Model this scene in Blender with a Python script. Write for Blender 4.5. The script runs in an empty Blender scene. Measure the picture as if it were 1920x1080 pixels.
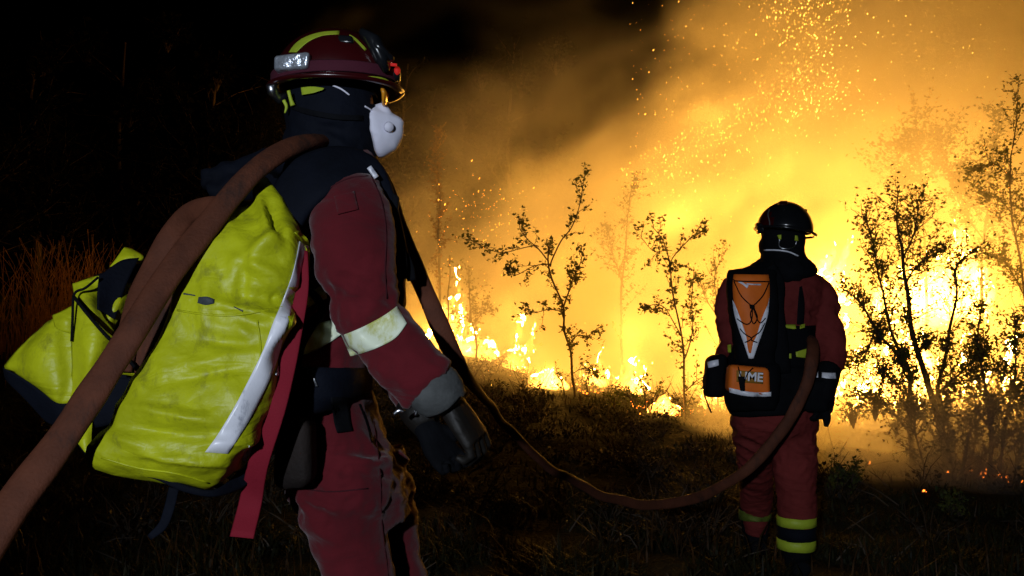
import bpy, math, random
import numpy as np
from mathutils import Vector, noise, Matrix
from mathutils.bvhtree import BVHTree
scene = bpy.context.scene
col = scene.collection
# ------------------------------------------------------------------ camera, night sky, lamps, exposure
CAM_H, FPX, HORIZON = 1.10, 1867.0, 655.0
TILT = math.atan((HORIZON - 540.0) / FPX)
cam_data = bpy.data.cameras.new('camera')
cam_data.lens = 35.0; cam_data.sensor_width = 36.0
cam_data.clip_start = 0.05; cam_data.clip_end = 400.0
cam = bpy.data.objects.new('camera', cam_data); col.objects.link(cam)
cam.location = (0, 0, CAM_H); cam.rotation_euler = (math.pi/2 + TILT, 0, 0)
scene.camera = cam
FW = Vector((0, math.cos(TILT), math.sin(TILT))); UP = Vector((0, -math.sin(TILT), math.cos(TILT)))
EYE = Vector((0, 0, CAM_H))
def P(px, py, d):
    """world point seen at a spot of the 1920 x 1080 photograph, d metres deep"""
    return EYE + FW*d + Vector((1, 0, 0))*((px-960)/FPX*d) + UP*((540-py)/FPX*d)

world = bpy.data.worlds.new("World"); scene.world = world; world.use_nodes = True
wn = world.node_tree; bg = wn.nodes['Background']
sky = wn.nodes.new('ShaderNodeTexSky'); sky.sky_type = 'NISHITA'; sky.sun_disc = False
sky.sun_elevation = math.radians(-8); sky.sun_rotation = math.radians(200)
wn.links.new(sky.outputs[0], bg.inputs[0]); bg.inputs[1].default_value = 0.02

def lamp(name, kind, loc, power, color, size=0.1, aim=None, spot=60, blend=.5):
    l = bpy.data.lights.new(name, kind); l.energy = power; l.color = color
    if kind == 'SPOT':
        l.spot_size = math.radians(spot); l.spot_blend = blend
    if kind in ('POINT', 'SPOT'): l.shadow_soft_size = size
    o = bpy.data.objects.new(name, l); o.location = loc; col.objects.link(o)
    if aim is not None: o.rotation_euler = (Vector(aim)-Vector(loc)).to_track_quat('-Z', 'Y').to_euler()
    return o
# a colleague's cold white lamp beside the photographer: lights the two backs and the bag
lamp('work_lamp', 'SPOT', (-1.10, -3.0, 1.70), 700.0, (0.80, 0.88, 1.0), 0.06, aim=(0.2, 3.4, 1.45), spot=46, blend=.5)

vs = scene.view_settings
vs.view_transform = 'Standard'; vs.look = 'None'; vs.exposure = 0.0; vs.gamma = 1.0; vs.use_curve_mapping = False
cy = scene.cycles
cy.use_denoising = True
cy.volume_bounces = 1; cy.max_bounces = 6; cy.diffuse_bounces = 2; cy.glossy_bounces = 2
cy.transparent_max_bounces = 48; cy.transmission_bounces = 2
cy.sample_clamp_indirect = 4.0
cy.volume_max_steps = 256
cy.use_adaptive_sampling = True; cy.adaptive_threshold = 0.02

# ------------------------------------------------------------------ tools
rnd = random.Random(7)
def sm(a, b, x):
    t = min(1.0, max(0.0, (x-a)/(b-a))); return t*t*(3-2*t)
def mesh_obj(name, verts, faces, mat=None, parent=None, smooth=True):
    me = bpy.data.meshes.new(name)
    me.from_pydata([tuple(v) for v in verts], [], faces)
    if smooth: me.polygons.foreach_set('use_smooth', [True]*len(me.polygons))
    me.update()
    o = bpy.data.objects.new(name, me); col.objects.link(o)
    if mat is not None:
        for m in (mat if isinstance(mat, (list, tuple)) else [mat]): me.materials.append(m)
    if parent is not None: o.parent = parent
    return o
def np_mesh(name, V, F, mat=None, parent=None, smooth=False):
    """V n x 3, F m x k (same k) -> object, quick for big meshes"""
    me = bpy.data.meshes.new(name)
    V = np.asarray(V, dtype=np.float32); F = np.asarray(F, dtype=np.int32)
    me.vertices.add(len(V)); me.vertices.foreach_set('co', V.ravel())
    k = F.shape[1]
    me.loops.add(F.size); me.loops.foreach_set('vertex_index', F.ravel())
    me.polygons.add(len(F)); me.polygons.foreach_set('loop_start', np.arange(0, F.size, k, dtype=np.int32))
    me.polygons.foreach_set('loop_total', np.full(len(F), k, dtype=np.int32))
    me.polygons.foreach_set('use_smooth', np.full(len(F), smooth))
    me.update(calc_edges=True); me.validate()
    o = bpy.data.objects.new(name, me); col.objects.link(o)
    if mat is not None: me.materials.append(mat)
    if parent is not None: o.parent = parent
    return o
def tag(o, label=None, cat=None, group=None, kind=None):
    for k, v in (('label', label), ('category', cat), ('group', group), ('kind', kind)):
        if v: o[k] = v
    return o
def empty(name, loc=(0, 0, 0)):
    o = bpy.data.objects.new(name, None); o.location = loc; o.empty_display_size = .1; col.objects.link(o); return o
def keep(o, parent):
    """parent without moving"""
    o.parent = parent; o.matrix_parent_inverse = Matrix.Translation(-Vector(parent.location)); return o

def nodes(name):
    m = bpy.data.materials.new(name); m.use_nodes = True
    return m, m.node_tree.nodes, m.node_tree.links, m.node_tree.nodes['Principled BSDF']
def material(name, base, rough=.7, var=.25, vscale=6, bump=.3, bscale=60, dist=.01, spec=.3, sheen=0, metal=0,
             stain=None, stain_scale=7, stain_lo=.56, stain_hi=.7, emit=None, estr=0, coat=0, var2=None, creases=0, crease_amt=.5):
    m, N, L, b = nodes(name)
    tc = N.new('ShaderNodeTexCoord')
    nz = N.new('ShaderNodeTexNoise'); nz.inputs['Scale'].default_value = vscale; nz.inputs['Detail'].default_value = 6
    nz.inputs['Roughness'].default_value = .65
    L.new(tc.outputs['Object'], nz.inputs['Vector'])
    rp = N.new('ShaderNodeValToRGB'); e = rp.color_ramp.elements
    e[0].position = .3; e[1].position = .7
    e[0].color = tuple(c*(1-var) for c in base)+(1,); e[1].color = tuple(min(1, c*(1+var)) for c in (var2 or base))+(1,)
    L.new(nz.outputs['Fac'], rp.inputs['Fac']); out = rp.outputs['Color']
    if stain:
        n2 = N.new('ShaderNodeTexNoise'); n2.inputs['Scale'].default_value = stain_scale; n2.inputs['Detail'].default_value = 8
        n2.inputs['Roughness'].default_value = .7
        mp = N.new('ShaderNodeMapping'); mp.inputs['Scale'].default_value = (1, 1, .45); mp.inputs['Rotation'].default_value = (0, .5, 0)
        L.new(tc.outputs['Object'], mp.inputs['Vector']); L.new(mp.outputs[0], n2.inputs['Vector'])
        r2 = N.new('ShaderNodeValToRGB'); q = r2.color_ramp.elements; q[0].position = stain_lo; q[1].position = stain_hi
        q[0].color = (0, 0, 0, 1); q[1].color = (1, 1, 1, 1); L.new(n2.outputs['Fac'], r2.inputs['Fac'])
        mx = N.new('ShaderNodeMix'); mx.data_type = 'RGBA'
        L.new(r2.outputs['Color'], mx.inputs['Factor']); L.new(out, mx.inputs['A']); mx.inputs['B'].default_value = tuple(stain)+(1,)
        out = mx.outputs['Result']
    L.new(out, b.inputs['Base Color'])
    b.inputs['Roughness'].default_value = rough; b.inputs['Specular IOR Level'].default_value = spec
    b.inputs['Metallic'].default_value = metal
    if sheen: b.inputs['Sheen Weight'].default_value = sheen
    if coat: b.inputs['Coat Weight'].default_value = coat; b.inputs['Coat Roughness'].default_value = .2
    if bump:
        n3 = N.new('ShaderNodeTexNoise'); n3.inputs['Scale'].default_value = bscale; n3.inputs['Detail'].default_value = 5
        L.new(tc.outputs['Object'], n3.inputs['Vector'])
        bp = N.new('ShaderNodeBump'); bp.inputs['Strength'].default_value = bump; bp.inputs['Distance'].default_value = dist
        L.new(n3.outputs['Fac'], bp.inputs['Height']); L.new(bp.outputs[0], b.inputs['Normal'])
    if creases:
        n4 = N.new('ShaderNodeTexNoise'); n4.inputs['Scale'].default_value = creases; n4.inputs['Detail'].default_value = 3; n4.inputs['Distortion'].default_value = 1.2
        mp4 = N.new('ShaderNodeMapping'); mp4.inputs['Scale'].default_value = (.8, .8, 2.0); mp4.inputs['Rotation'].default_value = (0, .45, 0)
        L.new(tc.outputs['Object'], mp4.inputs['Vector']); L.new(mp4.outputs[0], n4.inputs['Vector'])
        m1 = N.new('ShaderNodeMath'); m1.operation = 'SUBTRACT'; L.new(n4.outputs['Fac'], m1.inputs[0]); m1.inputs[1].default_value = .5
        m2 = N.new('ShaderNodeMath'); m2.operation = 'ABSOLUTE'; L.new(m1.outputs[0], m2.inputs[0])
        b4 = N.new('ShaderNodeBump'); b4.inputs['Strength'].default_value = crease_amt; b4.inputs['Distance'].default_value = .05
        L.new(m2.outputs[0], b4.inputs['Height'])
        if bump: L.new(bp.outputs[0], b4.inputs['Normal'])
        L.new(b4.outputs[0], b.inputs['Normal'])
    if emit: b.inputs['Emission Color'].default_value = tuple(emit)+(1,); b.inputs['Emission Strength'].default_value = estr
    return m

def catmull(pts, n):
    """pts: array k x m -> smooth curve sampled n per span"""
    p = np.asarray(pts, float); p = np.vstack([2*p[0]-p[1], p, 2*p[-1]-p[-2]]); out = []
    for i in range(1, len(p)-2):
        for j in range(n):
            t = j/n; a, b, c, d = p[i-1], p[i], p[i+1], p[i+2]
            out.append(.5*((2*b)+(c-a)*t+(2*a-5*b+4*c-d)*t*t+(-a+3*b-3*c+d)*t**3))
    out.append(p[-2]); return np.array(out)

def sweep_geo(path, ra, rb=None, normal=(0, -1, 0), n=12, power=2.0, cap=True):
    """tube with an oval section: ra across, rb along `normal`; all may be per point"""
    path = np.asarray([tuple(p) for p in path], float); k = len(path)
    ra = np.broadcast_to(ra, (k,)); rb = ra if rb is None else np.broadcast_to(rb, (k,))
    nm = np.asarray(normal, float); nm = np.broadcast_to(nm, (k, 3))
    T = np.gradient(path, axis=0); T /= np.linalg.norm(T, axis=1)[:, None]+1e-9
    V = []; 
    for i in range(k):
        side = np.cross(T[i], nm[i]); l = np.linalg.norm(side)
        side = side/l if l > 1e-6 else np.array([1., 0, 0]); nn = np.cross(side, T[i])
        for j in range(n):
            a = 2*math.pi*j/n; c, s = math.cos(a), math.sin(a)
            if power != 2: c = math.copysign(abs(c)**(2/power), c); s = math.copysign(abs(s)**(2/power), s)
            V.append(path[i]+side*c*ra[i]+nn*s*rb[i])
    F = [(i*n+j, i*n+(j+1) % n, (i+1)*n+(j+1) % n, (i+1)*n+j) for i in range(k-1) for j in range(n)]
    if cap:
        F.append(tuple(range(n-1, -1, -1))); F.append(tuple((k-1)*n+j for j in range(n)))
    return V, F
class Geo:
    def __init__(s): s.V = []; s.F = []
    def add(s, g):
        o = len(s.V); s.V += [tuple(v) for v in g[0]]; s.F += [tuple(i+o for i in f) for f in g[1]]; return s
    def obj(s, name, mat=None, parent=None, smooth=True): return mesh_obj(name, s.V, s.F, mat, parent, smooth)
def apply_mods(o):
    dg = bpy.context.evaluated_depsgraph_get(); me = bpy.data.meshes.new_from_object(o.evaluated_get(dg))
    o.modifiers.clear(); old = o.data; o.data = me; bpy.data.meshes.remove(old); me.name = o.name; return o
def remesh(o, voxel, smooth_iter=3):
    m = o.modifiers.new('r', 'REMESH'); m.mode = 'VOXEL'; m.voxel_size = voxel; m.use_smooth_shade = True
    if smooth_iter:
        s = o.modifiers.new('s', 'SMOOTH'); s.factor = .5; s.iterations = smooth_iter
    return apply_mods(o)

# ------------------------------------------------------------------ ground
def lerp(x, xs, ys): return float(np.interp(x, xs, ys))
def ground_z(x, y, rough=True):
    yc = lerp(x, [-6, -.8, .26, 1.5, 3, 6], [13, 16, 12.5, 11, 10, 10])
    zc = lerp(x, [-8, -4.5, -2, -.8, .26, 1.5, 2.8, 4, 7], [1.9, 1.5, 1.2, 1.15, .66, .5, .18, .1, .3])
    y0 = lerp(x, [-6, -3, 0, 3], [4, 5.5, 6.5, 6.5])
    z = zc*sm(y0-1, yc+1, y)**.9
    if y > yc: z += .015*(y-yc)
    if rough: z += .07*noise.noise(Vector((x*.9, y*.9, 3)))*sm(2, 7, y)+.03*noise.noise(Vector((x*3, y*3, 1)))
    return z
xs = np.concatenate([np.linspace(-60, -10, 12)[:-1], np.linspace(-10, 12, 150), np.linspace(12, 70, 14)[1:]])
ys = np.concatenate([np.linspace(-6, 2, 8)[:-1], np.linspace(2, 22, 140), np.linspace(22, 150, 24)[1:]])
V = [(x, y, ground_z(x, y)) for y in ys for x in xs]; nx = len(xs)
F = [(j*nx+i, j*nx+i+1, (j+1)*nx+i+1, (j+1)*nx+i) for j in range(len(ys)-1) for i in range(nx-1)]
M_earth = material('scorched_earth', (.016, .012, .009), rough=.95, var=.6, vscale=3, bump=.8, bscale=25, dist=.04, var2=(.018, .018, .009), spec=.05)
ground = mesh_obj('ground', V, F, M_earth); tag(ground, kind='structure')

# ------------------------------------------------------------------ smoke as a voxel volume
def smoke_volume(name, lo, hi, res, build, dens, label, color=(.9, .86, .8), aniso=0.0):
    me = bpy.data.meshes.new(name); o = bpy.data.objects.new(name, me); col.objects.link(o)
    me.from_pydata([lo, hi, (lo[0], hi[1], lo[2])], [], [(0, 1, 2)])
    ng = bpy.data.node_groups.new(name, 'GeometryNodeTree')
    ng.interface.new_socket('Geometry', in_out='INPUT', socket_type='NodeSocketGeometry')
    ng.interface.new_socket('Geometry', in_out='OUTPUT', socket_type='NodeSocketGeometry')
    N, L = ng.nodes, ng.links
    out = N.new('NodeGroupOutput')
    vc = N.new('GeometryNodeVolumeCube'); vc.inputs['Min'].default_value = lo; vc.inputs['Max'].default_value = hi
    for a, r in zip('XYZ', res): vc.inputs['Resolution '+a].default_value = r
    class B:   # tiny field algebra on nodes
        def val(s, x): n = N.new('ShaderNodeValue'); n.outputs[0].default_value = x; return n.outputs[0]
        def m(s, op, a, b=None, c=None):
            n = N.new('ShaderNodeMath'); n.operation = op
            for i, v in enumerate((a, b, c)):
                if v is None: continue
                if isinstance(v, (int, float)): n.inputs[i].default_value = v
                else: L.new(v, n.inputs[i])
            return n.outputs[0]
        def mr(s, v, a, b, c=0., d=1., kind='SMOOTHSTEP'):
            n = N.new('ShaderNodeMapRange'); n.interpolation_type = kind
            for i, q in zip(range(1, 5), (a, b, c, d)):
                if isinstance(q, (int, float)): n.inputs[i].default_value = q
                else: L.new(q, n.inputs[i])
            L.new(v, n.inputs[0]); return n.outputs[0]
        def noise(s, scale, detail=4, rough=.55, dist=0., off=(0, 0, 0), stretch=(1, 1, 1), rot=(0, 0, 0)):
            mp = N.new('ShaderNodeVectorMath'); mp.operation = 'MULTIPLY_ADD'
            mp.inputs[1].default_value = stretch; mp.inputs[2].default_value = off
            vr = N.new('ShaderNodeVectorRotate'); vr.rotation_type = 'EULER_XYZ'; vr.inputs['Rotation'].default_value = rot
            L.new(s.pos, vr.inputs['Vector']); L.new(vr.outputs[0], mp.inputs[0])
            n = N.new('ShaderNodeTexNoise'); n.inputs['Scale'].default_value = scale; n.inputs['Detail'].default_value = detail
            n.inputs['Roughness'].default_value = rough; n.inputs['Distortion'].default_value = dist
            L.new(mp.outputs[0], n.inputs['Vector']); return n.outputs[0]
    b = B(); ps = N.new('GeometryNodeInputPosition'); b.pos = ps.outputs[0]
    sx = N.new('ShaderNodeSeparateXYZ'); L.new(b.pos, sx.inputs[0]); b.x, b.y, b.z = sx.outputs
    d = build(b); L.new(d, vc.inputs['Density'])
    m = bpy.data.materials.new(name); m.use_nodes = True; mn = m.node_tree; mn.nodes.clear()
    mo = mn.nodes.new('ShaderNodeOutputMaterial'); pv = mn.nodes.new('ShaderNodeVolumePrincipled')
    pv.inputs['Color'].default_value = color+(1,); pv.inputs['Density'].default_value = dens
    pv.inputs['Anisotropy'].default_value = aniso
    mn.links.new(pv.outputs[0], mo.inputs['Volume'])
    st = N.new('GeometryNodeSetMaterial'); st.inputs['Material'].default_value = m
    L.new(vc.outputs[0], st.inputs[0]); L.new(st.outputs[0], out.inputs[0])
    me.materials.append(m)
    md = o.modifiers.new('g', 'NODES'); md.node_group = ng
    tag(o, label, kind='stuff'); return o

def main_smoke(b):
    n1 = b.noise(.36, 5, .58, 1.1, stretch=(.8, 1, 1.25), rot=(0, .5, 0))
    n2 = b.noise(1.0, 4, .6, .4, off=(7, 1, 2), stretch=(.7, 1, 1.3), rot=(0, .7, 0))
    # ragged upper edge rising to the right
    edge = b.m('ADD', b.m('MULTIPLY', b.x, .34), 4.3)
    edge = b.m('ADD', edge, b.mr(b.x, 2.0, 5.0, 0., 4.))
    edge = b.m('ADD', edge, b.m('MULTIPLY', b.m('SUBTRACT', n1, .5), 7.0))
    top = b.mr(b.m('SUBTRACT', b.z, edge), -1.6, .9, 1., 0.)
    left = b.mr(b.m('ADD', b.x, b.m('MULTIPLY', n2, 1.2)), -2.6, -.9)
    near = b.mr(b.m('ADD', b.y, b.m('MULTIPLY', b.m('SUBTRACT', n1, .5), 5.)), 11.0, 14.0)
    n3 = b.noise(2.4, 4, .6, .3, off=(3, 9, 1), stretch=(.8, 1, 1.2), rot=(0, .7, 0))
    wisps = b.mr(b.m('ADD', b.m('ADD', b.m('MULTIPLY', n1, .5), b.m('MULTIPLY', n2, .32)), b.m('MULTIPLY', n3, .18)), .44, .585, .05, 1.25)
    # the thick plume below the diagonal
    pl = b.m('SUBTRACT', b.m('ADD', b.m('MULTIPLY', b.x, .72), 2.9), b.z)
    pl = b.m('ADD', pl, b.m('MULTIPLY', b.m('SUBTRACT', n2, .5), 2.2))
    plume = b.mr(pl, -.4, 1.4, 0., 1.)
    d = b.m('MULTIPLY', b.m('MULTIPLY', top, left), b.m('MULTIPLY', near, wisps))
    return b.m('MULTIPLY', d, b.m('ADD', b.m('MULTIPLY', plume, .8), .5))
smoke = smoke_volume('smoke', (-5, 8.5, -.2), (14, 24, 12), (190, 155, 122), main_smoke, .36,
                     'thick billowing smoke glowing amber over the burning scrub')

# ------------------------------------------------------------------ fire
FIRE = (1.0, .45, .055)
def flame_mat():
    m = bpy.data.materials.new('flame'); m.use_nodes = True; t = m.node_tree; t.nodes.clear()
    o = t.nodes.new('ShaderNodeOutputMaterial'); e = t.nodes.new('ShaderNodeEmission')
    e.inputs[0].default_value = (1, .42, .06, 1); e.inputs[1].default_value = 40
    t.links.new(e.outputs[0], o.inputs['Volume']); m.volume_intersection_method = 'FAST' if hasattr(m, 'volume_intersection_method') else None
    return m
LK=1.0
M_flame = flame_mat()
def flame(px, py, w, h, d, n, seed, label, lean=.25, fat=1.0):
    r = random.Random(seed); s = d/FPX; g = Geo()
    base = P(px, py, d)
    root = Vector((base.x, base.y, ground_z(base.x, base.y)-.03 if ground_z(base.x, base.y) > base.z-.9 else base.z))
    W, Hh = w*s, h*s
    top_z = base.z+Hh
    for i in range(n):
        u = (i+.5)/n*2-1+r.uniform(-.3, .3)/n
        x0 = u*W*.5; hh = (top_z-root.z)*(1-.55*abs(u)**1.3)*r.uniform(.5, 1.0)
        if i == n//2: hh = top_z-root.z
        y0 = r.uniform(-.5, .5)*W*.4
        rad = W/n*r.uniform(.6, 1.0)*fat
        pts = []; k = 9; ph = r.uniform(0, 6)
        for j in range(k):
            t = j/(k-1)
            pts.append((base.x+x0+lean*hh*t*t+math.sin(ph+t*5)*rad*.6*t, base.y+y0+math.cos(ph+t*4)*rad*.4*t, root.z+hh*t))
        rr = [rad*max(.04, (1-(j/(k-1)))**.8*(.75+.5*(j/(k-1)))) for j in range(k)]
        g.add(sweep_geo(pts, rr, [q*.8 for q in rr], n=9))
    g.add(sweep_geo([(base.x-W*.5, base.y, root.z+.04), (base.x, base.y-.1, root.z+.1), (base.x+W*.5, base.y, root.z+.04)], [.06, .14*fat, .06], n=8))
    o = g.obj('flame', M_flame)
    vx = max(.022, min(.05, W/40)); remesh(o, vx, 2)
    me = o.data; co = np.empty(len(me.vertices)*3, np.float32); me.vertices.foreach_get('co', co); co = co.reshape(-1, 3)
    for i, c in enumerate(co):
        q = noise.noise_vector(Vector((c[0]*5+seed, c[1]*5, c[2]*2.6-seed))); q3 = noise.noise_vector(Vector((c[0]*26+seed, c[1]*26, c[2]*14)))
        q2 = noise.noise_vector(Vector((c[0]*13+seed, c[1]*13, c[2]*7)))
        co[i] += np.array(q)*min(W, .8)*.20+np.array(q2)*.085+np.array(q3)*.03
    me.vertices.foreach_set('co', co.ravel()); me.update()
    return tag(o, label, 'flame', 'flames in the burning scrub')
flame(832, 640, 92, 150, 15, 9, 1, 'tall flame at the left end of the fire, behind the hose')
flame(880, 654, 90, 50, 14.6, 8, 2, 'low spreading flame at the foot of the thin leftmost sapling')
flame(962, 620, 62, 62, 15, 7, 3, 'small flame with a hooked tip between two thin saplings')
flame(1028, 724, 64, 34, 12.0, 9, 4, 'low bright flame on the dark bank left of the forked sapling')
flame(1182, 665, 46, 80, 14, 7, 5, 'narrow speckled flame halfway between the two centre saplings')
flame(1245, 770, 50, 15, 10.5, 9, 6, 'string of tiny flames on the edge of the bank')
flame(1590, 735, 95, 130, 14, 6, 7, 'flame burning beside the elbow of the far firefighter')
flame(1520, 640, 120, 190, 16, 7, 8, 'large flame rising behind the far firefighter', fat=1.6)
flame(1680, 700, 150, 180, 15.5, 7, 9, 'wide flame behind the trunk of the dense bush', fat=1.7)
flame(1800, 790, 80, 190, 12.5, 5, 10, 'bright flame framed between the bush stems')
flame(1890, 760, 100, 170, 13.5, 6, 11, 'flame behind the thicket at the right')
flame(1335, 708, 60, 50, 14, 5, 12, 'flame low behind the black side pouch')
flame(1610, 800, 110, 150, 11.6, 9, 13, 'ragged flame low behind the left stems of the dense bush')
flame(1730, 830, 80, 110, 11.4, 7, 14, 'flame between the two main stems of the dense bush')
flame(1860, 850, 90, 150, 11.0, 8, 15, 'ragged flame in the heart of the thicket')
flame(1560, 560, 80, 130, 15.5, 6, 16, 'high flame above the right shoulder of the far firefighter')
flame(1760, 590, 200, 200, 16.5, 8, 17, 'high flame behind the crown of the dense bush', fat=1.7)
flame(1470, 760, 90, 100, 13, 7, 18, 'flame hidden low behind the legs of the far firefighter')
flame(1110, 665, 40, 40, 13.6, 6, 19, 'small flame just right of the forked sapling')
LIGHTS = [(832, 590, 14.8, 200, .2), (955, 590, 14.8, 50, .12), (1028, 706, 11.9, 45, .08), (1182, 630, 13.9, 60, .12), (1060, 480, 17, 110, .3),
          (1330, 670, 14.2, 120, .15), (1260, 420, 17.5, 330, .35), (1430, 560, 16.5, 330, .3), (1550, 520, 16.5, 420, .35), (1690, 600, 16, 480, .35), (1800, 700, 12.6, 180, .2),
          (1890, 620, 14, 260, .3), (1600, 690, 13.8, 200, .2), (1480, 330, 19, 220, .4), (1610, 240, 20, 260, .4), (1740, 330, 18, 420, .4), (1620, 770, 11.2, 330, .12), (1850, 800, 10.9, 240, .12), (1245, 755, 10.5, 20, .06), (960, 300, 17, 110, .3), (1330, 200, 18, 160, .3)]
for px, py, d, w, s in LIGHTS:
    lamp('fire_light', 'POINT', P(px, py, d), w*LK, FIRE, s)
def low_smoke(b):
    n1 = b.noise(1.1, 4, .55, .5, stretch=(.7, 1, 1.4), rot=(0, .4, 0))
    zz = b.m('ADD', b.z, b.m('MULTIPLY', b.m('SUBTRACT', n1, .5), -1.3))
    top = b.mr(zz, .25, .85, 1., 0.)
    xx = b.m('ADD', b.x, b.m('MULTIPLY', b.m('SUBTRACT', n1, .5), 1.2))
    ed = b.m('MULTIPLY', b.mr(xx, 1.7, 2.3), b.mr(b.m('ADD', b.y, b.m('MULTIPLY', b.x, .6)), 9.0, 10.0)); ed = b.m('MULTIPLY', ed, b.mr(b.y, 9.5, 10.5, 1., 0.))
    return b.m('MULTIPLY', b.m('MULTIPLY', top, ed), b.mr(n1, .35, .6, .1, 1.))
smoke_volume('ground_smoke', (1.3, 6.0, -.3), (7, 10.6, 1.7), (80, 54, 32), low_smoke, 1.9, 'low smoke drifting over the ground under the dense bush', aniso=.45)
# ------------------------------------------------------------------ plants
M_bark = material('bark', (.05, .036, .024), rough=.9, var=.5, vscale=30, bump=.8, bscale=90, dist=.004, spec=.1)
def leaf_material(name, c, rough=.6):
    m, N, L, b = nodes(name)
    b.inputs['Base Color'].default_value = c+(1,); b.inputs['Roughness'].default_value = rough
    b.inputs['Specular IOR Level'].default_value = .2
    tc = N.new('ShaderNodeTexCoord'); nz = N.new('ShaderNodeTexNoise'); nz.inputs['Scale'].default_value = 9
    L.new(tc.outputs['Object'], nz.inputs['Vector'])
    rp = N.new('ShaderNodeValToRGB'); e = rp.color_ramp.elements; e[0].position = .35; e[1].position = .68
    e[0].color = tuple(q*.55 for q in c)+(1,); e[1].color = (c[0]*1.7, c[1]*1.4, c[2], 1)
    L.new(nz.outputs['Fac'], rp.inputs['Fac']); L.new(rp.outputs[0], b.inputs['Base Color'])
    tr = N.new('ShaderNodeBsdfTranslucent'); L.new(rp.outputs[0], tr.inputs['Color'])
    mx = N.new('ShaderNodeMixShader'); mx.inputs[0].default_value = .3
    L.new(b.outputs[0], mx.inputs[1]); L.new(tr.outputs[0], mx.inputs[2]); L.new(mx.outputs[0], N['Material Output'].inputs['Surface'])
    return m
M_leaf = leaf_material('leaf', (.055, .075, .018)); M_dry = leaf_material('dry_leaf', (.16, .095, .03))
def leaf_quads(pts, size, r, droop=.2):
    """a folded lozenge of two triangles pairs per point"""
    n = len(pts); pts = np.asarray(pts, float).reshape(-1, 3)
    rs = np.random.RandomState(r.randrange(10**6))
    a = rs.normal(size=(n, 3)); a[:, 2] = a[:, 2]*.6+droop; a /= np.linalg.norm(a, axis=1)[:, None]
    b = rs.normal(size=(n, 3)); b = np.cross(a, b); b /= np.linalg.norm(b, axis=1)[:, None]+1e-9
    c = np.cross(a, b)
    s = size*rs.uniform(.55, 1.25, (n, 1))
    V = np.stack([pts, pts+a*s*.5+b*s*.28+c*s*.06, pts+a*s, pts+a*s*.5-b*s*.28+c*s*.06], 1).reshape(-1, 3)
    i = np.arange(n)*4
    F = np.concatenate([np.stack([i, i+1, i+2], 1), np.stack([i, i+2, i+3], 1)])
    return V, F
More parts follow.
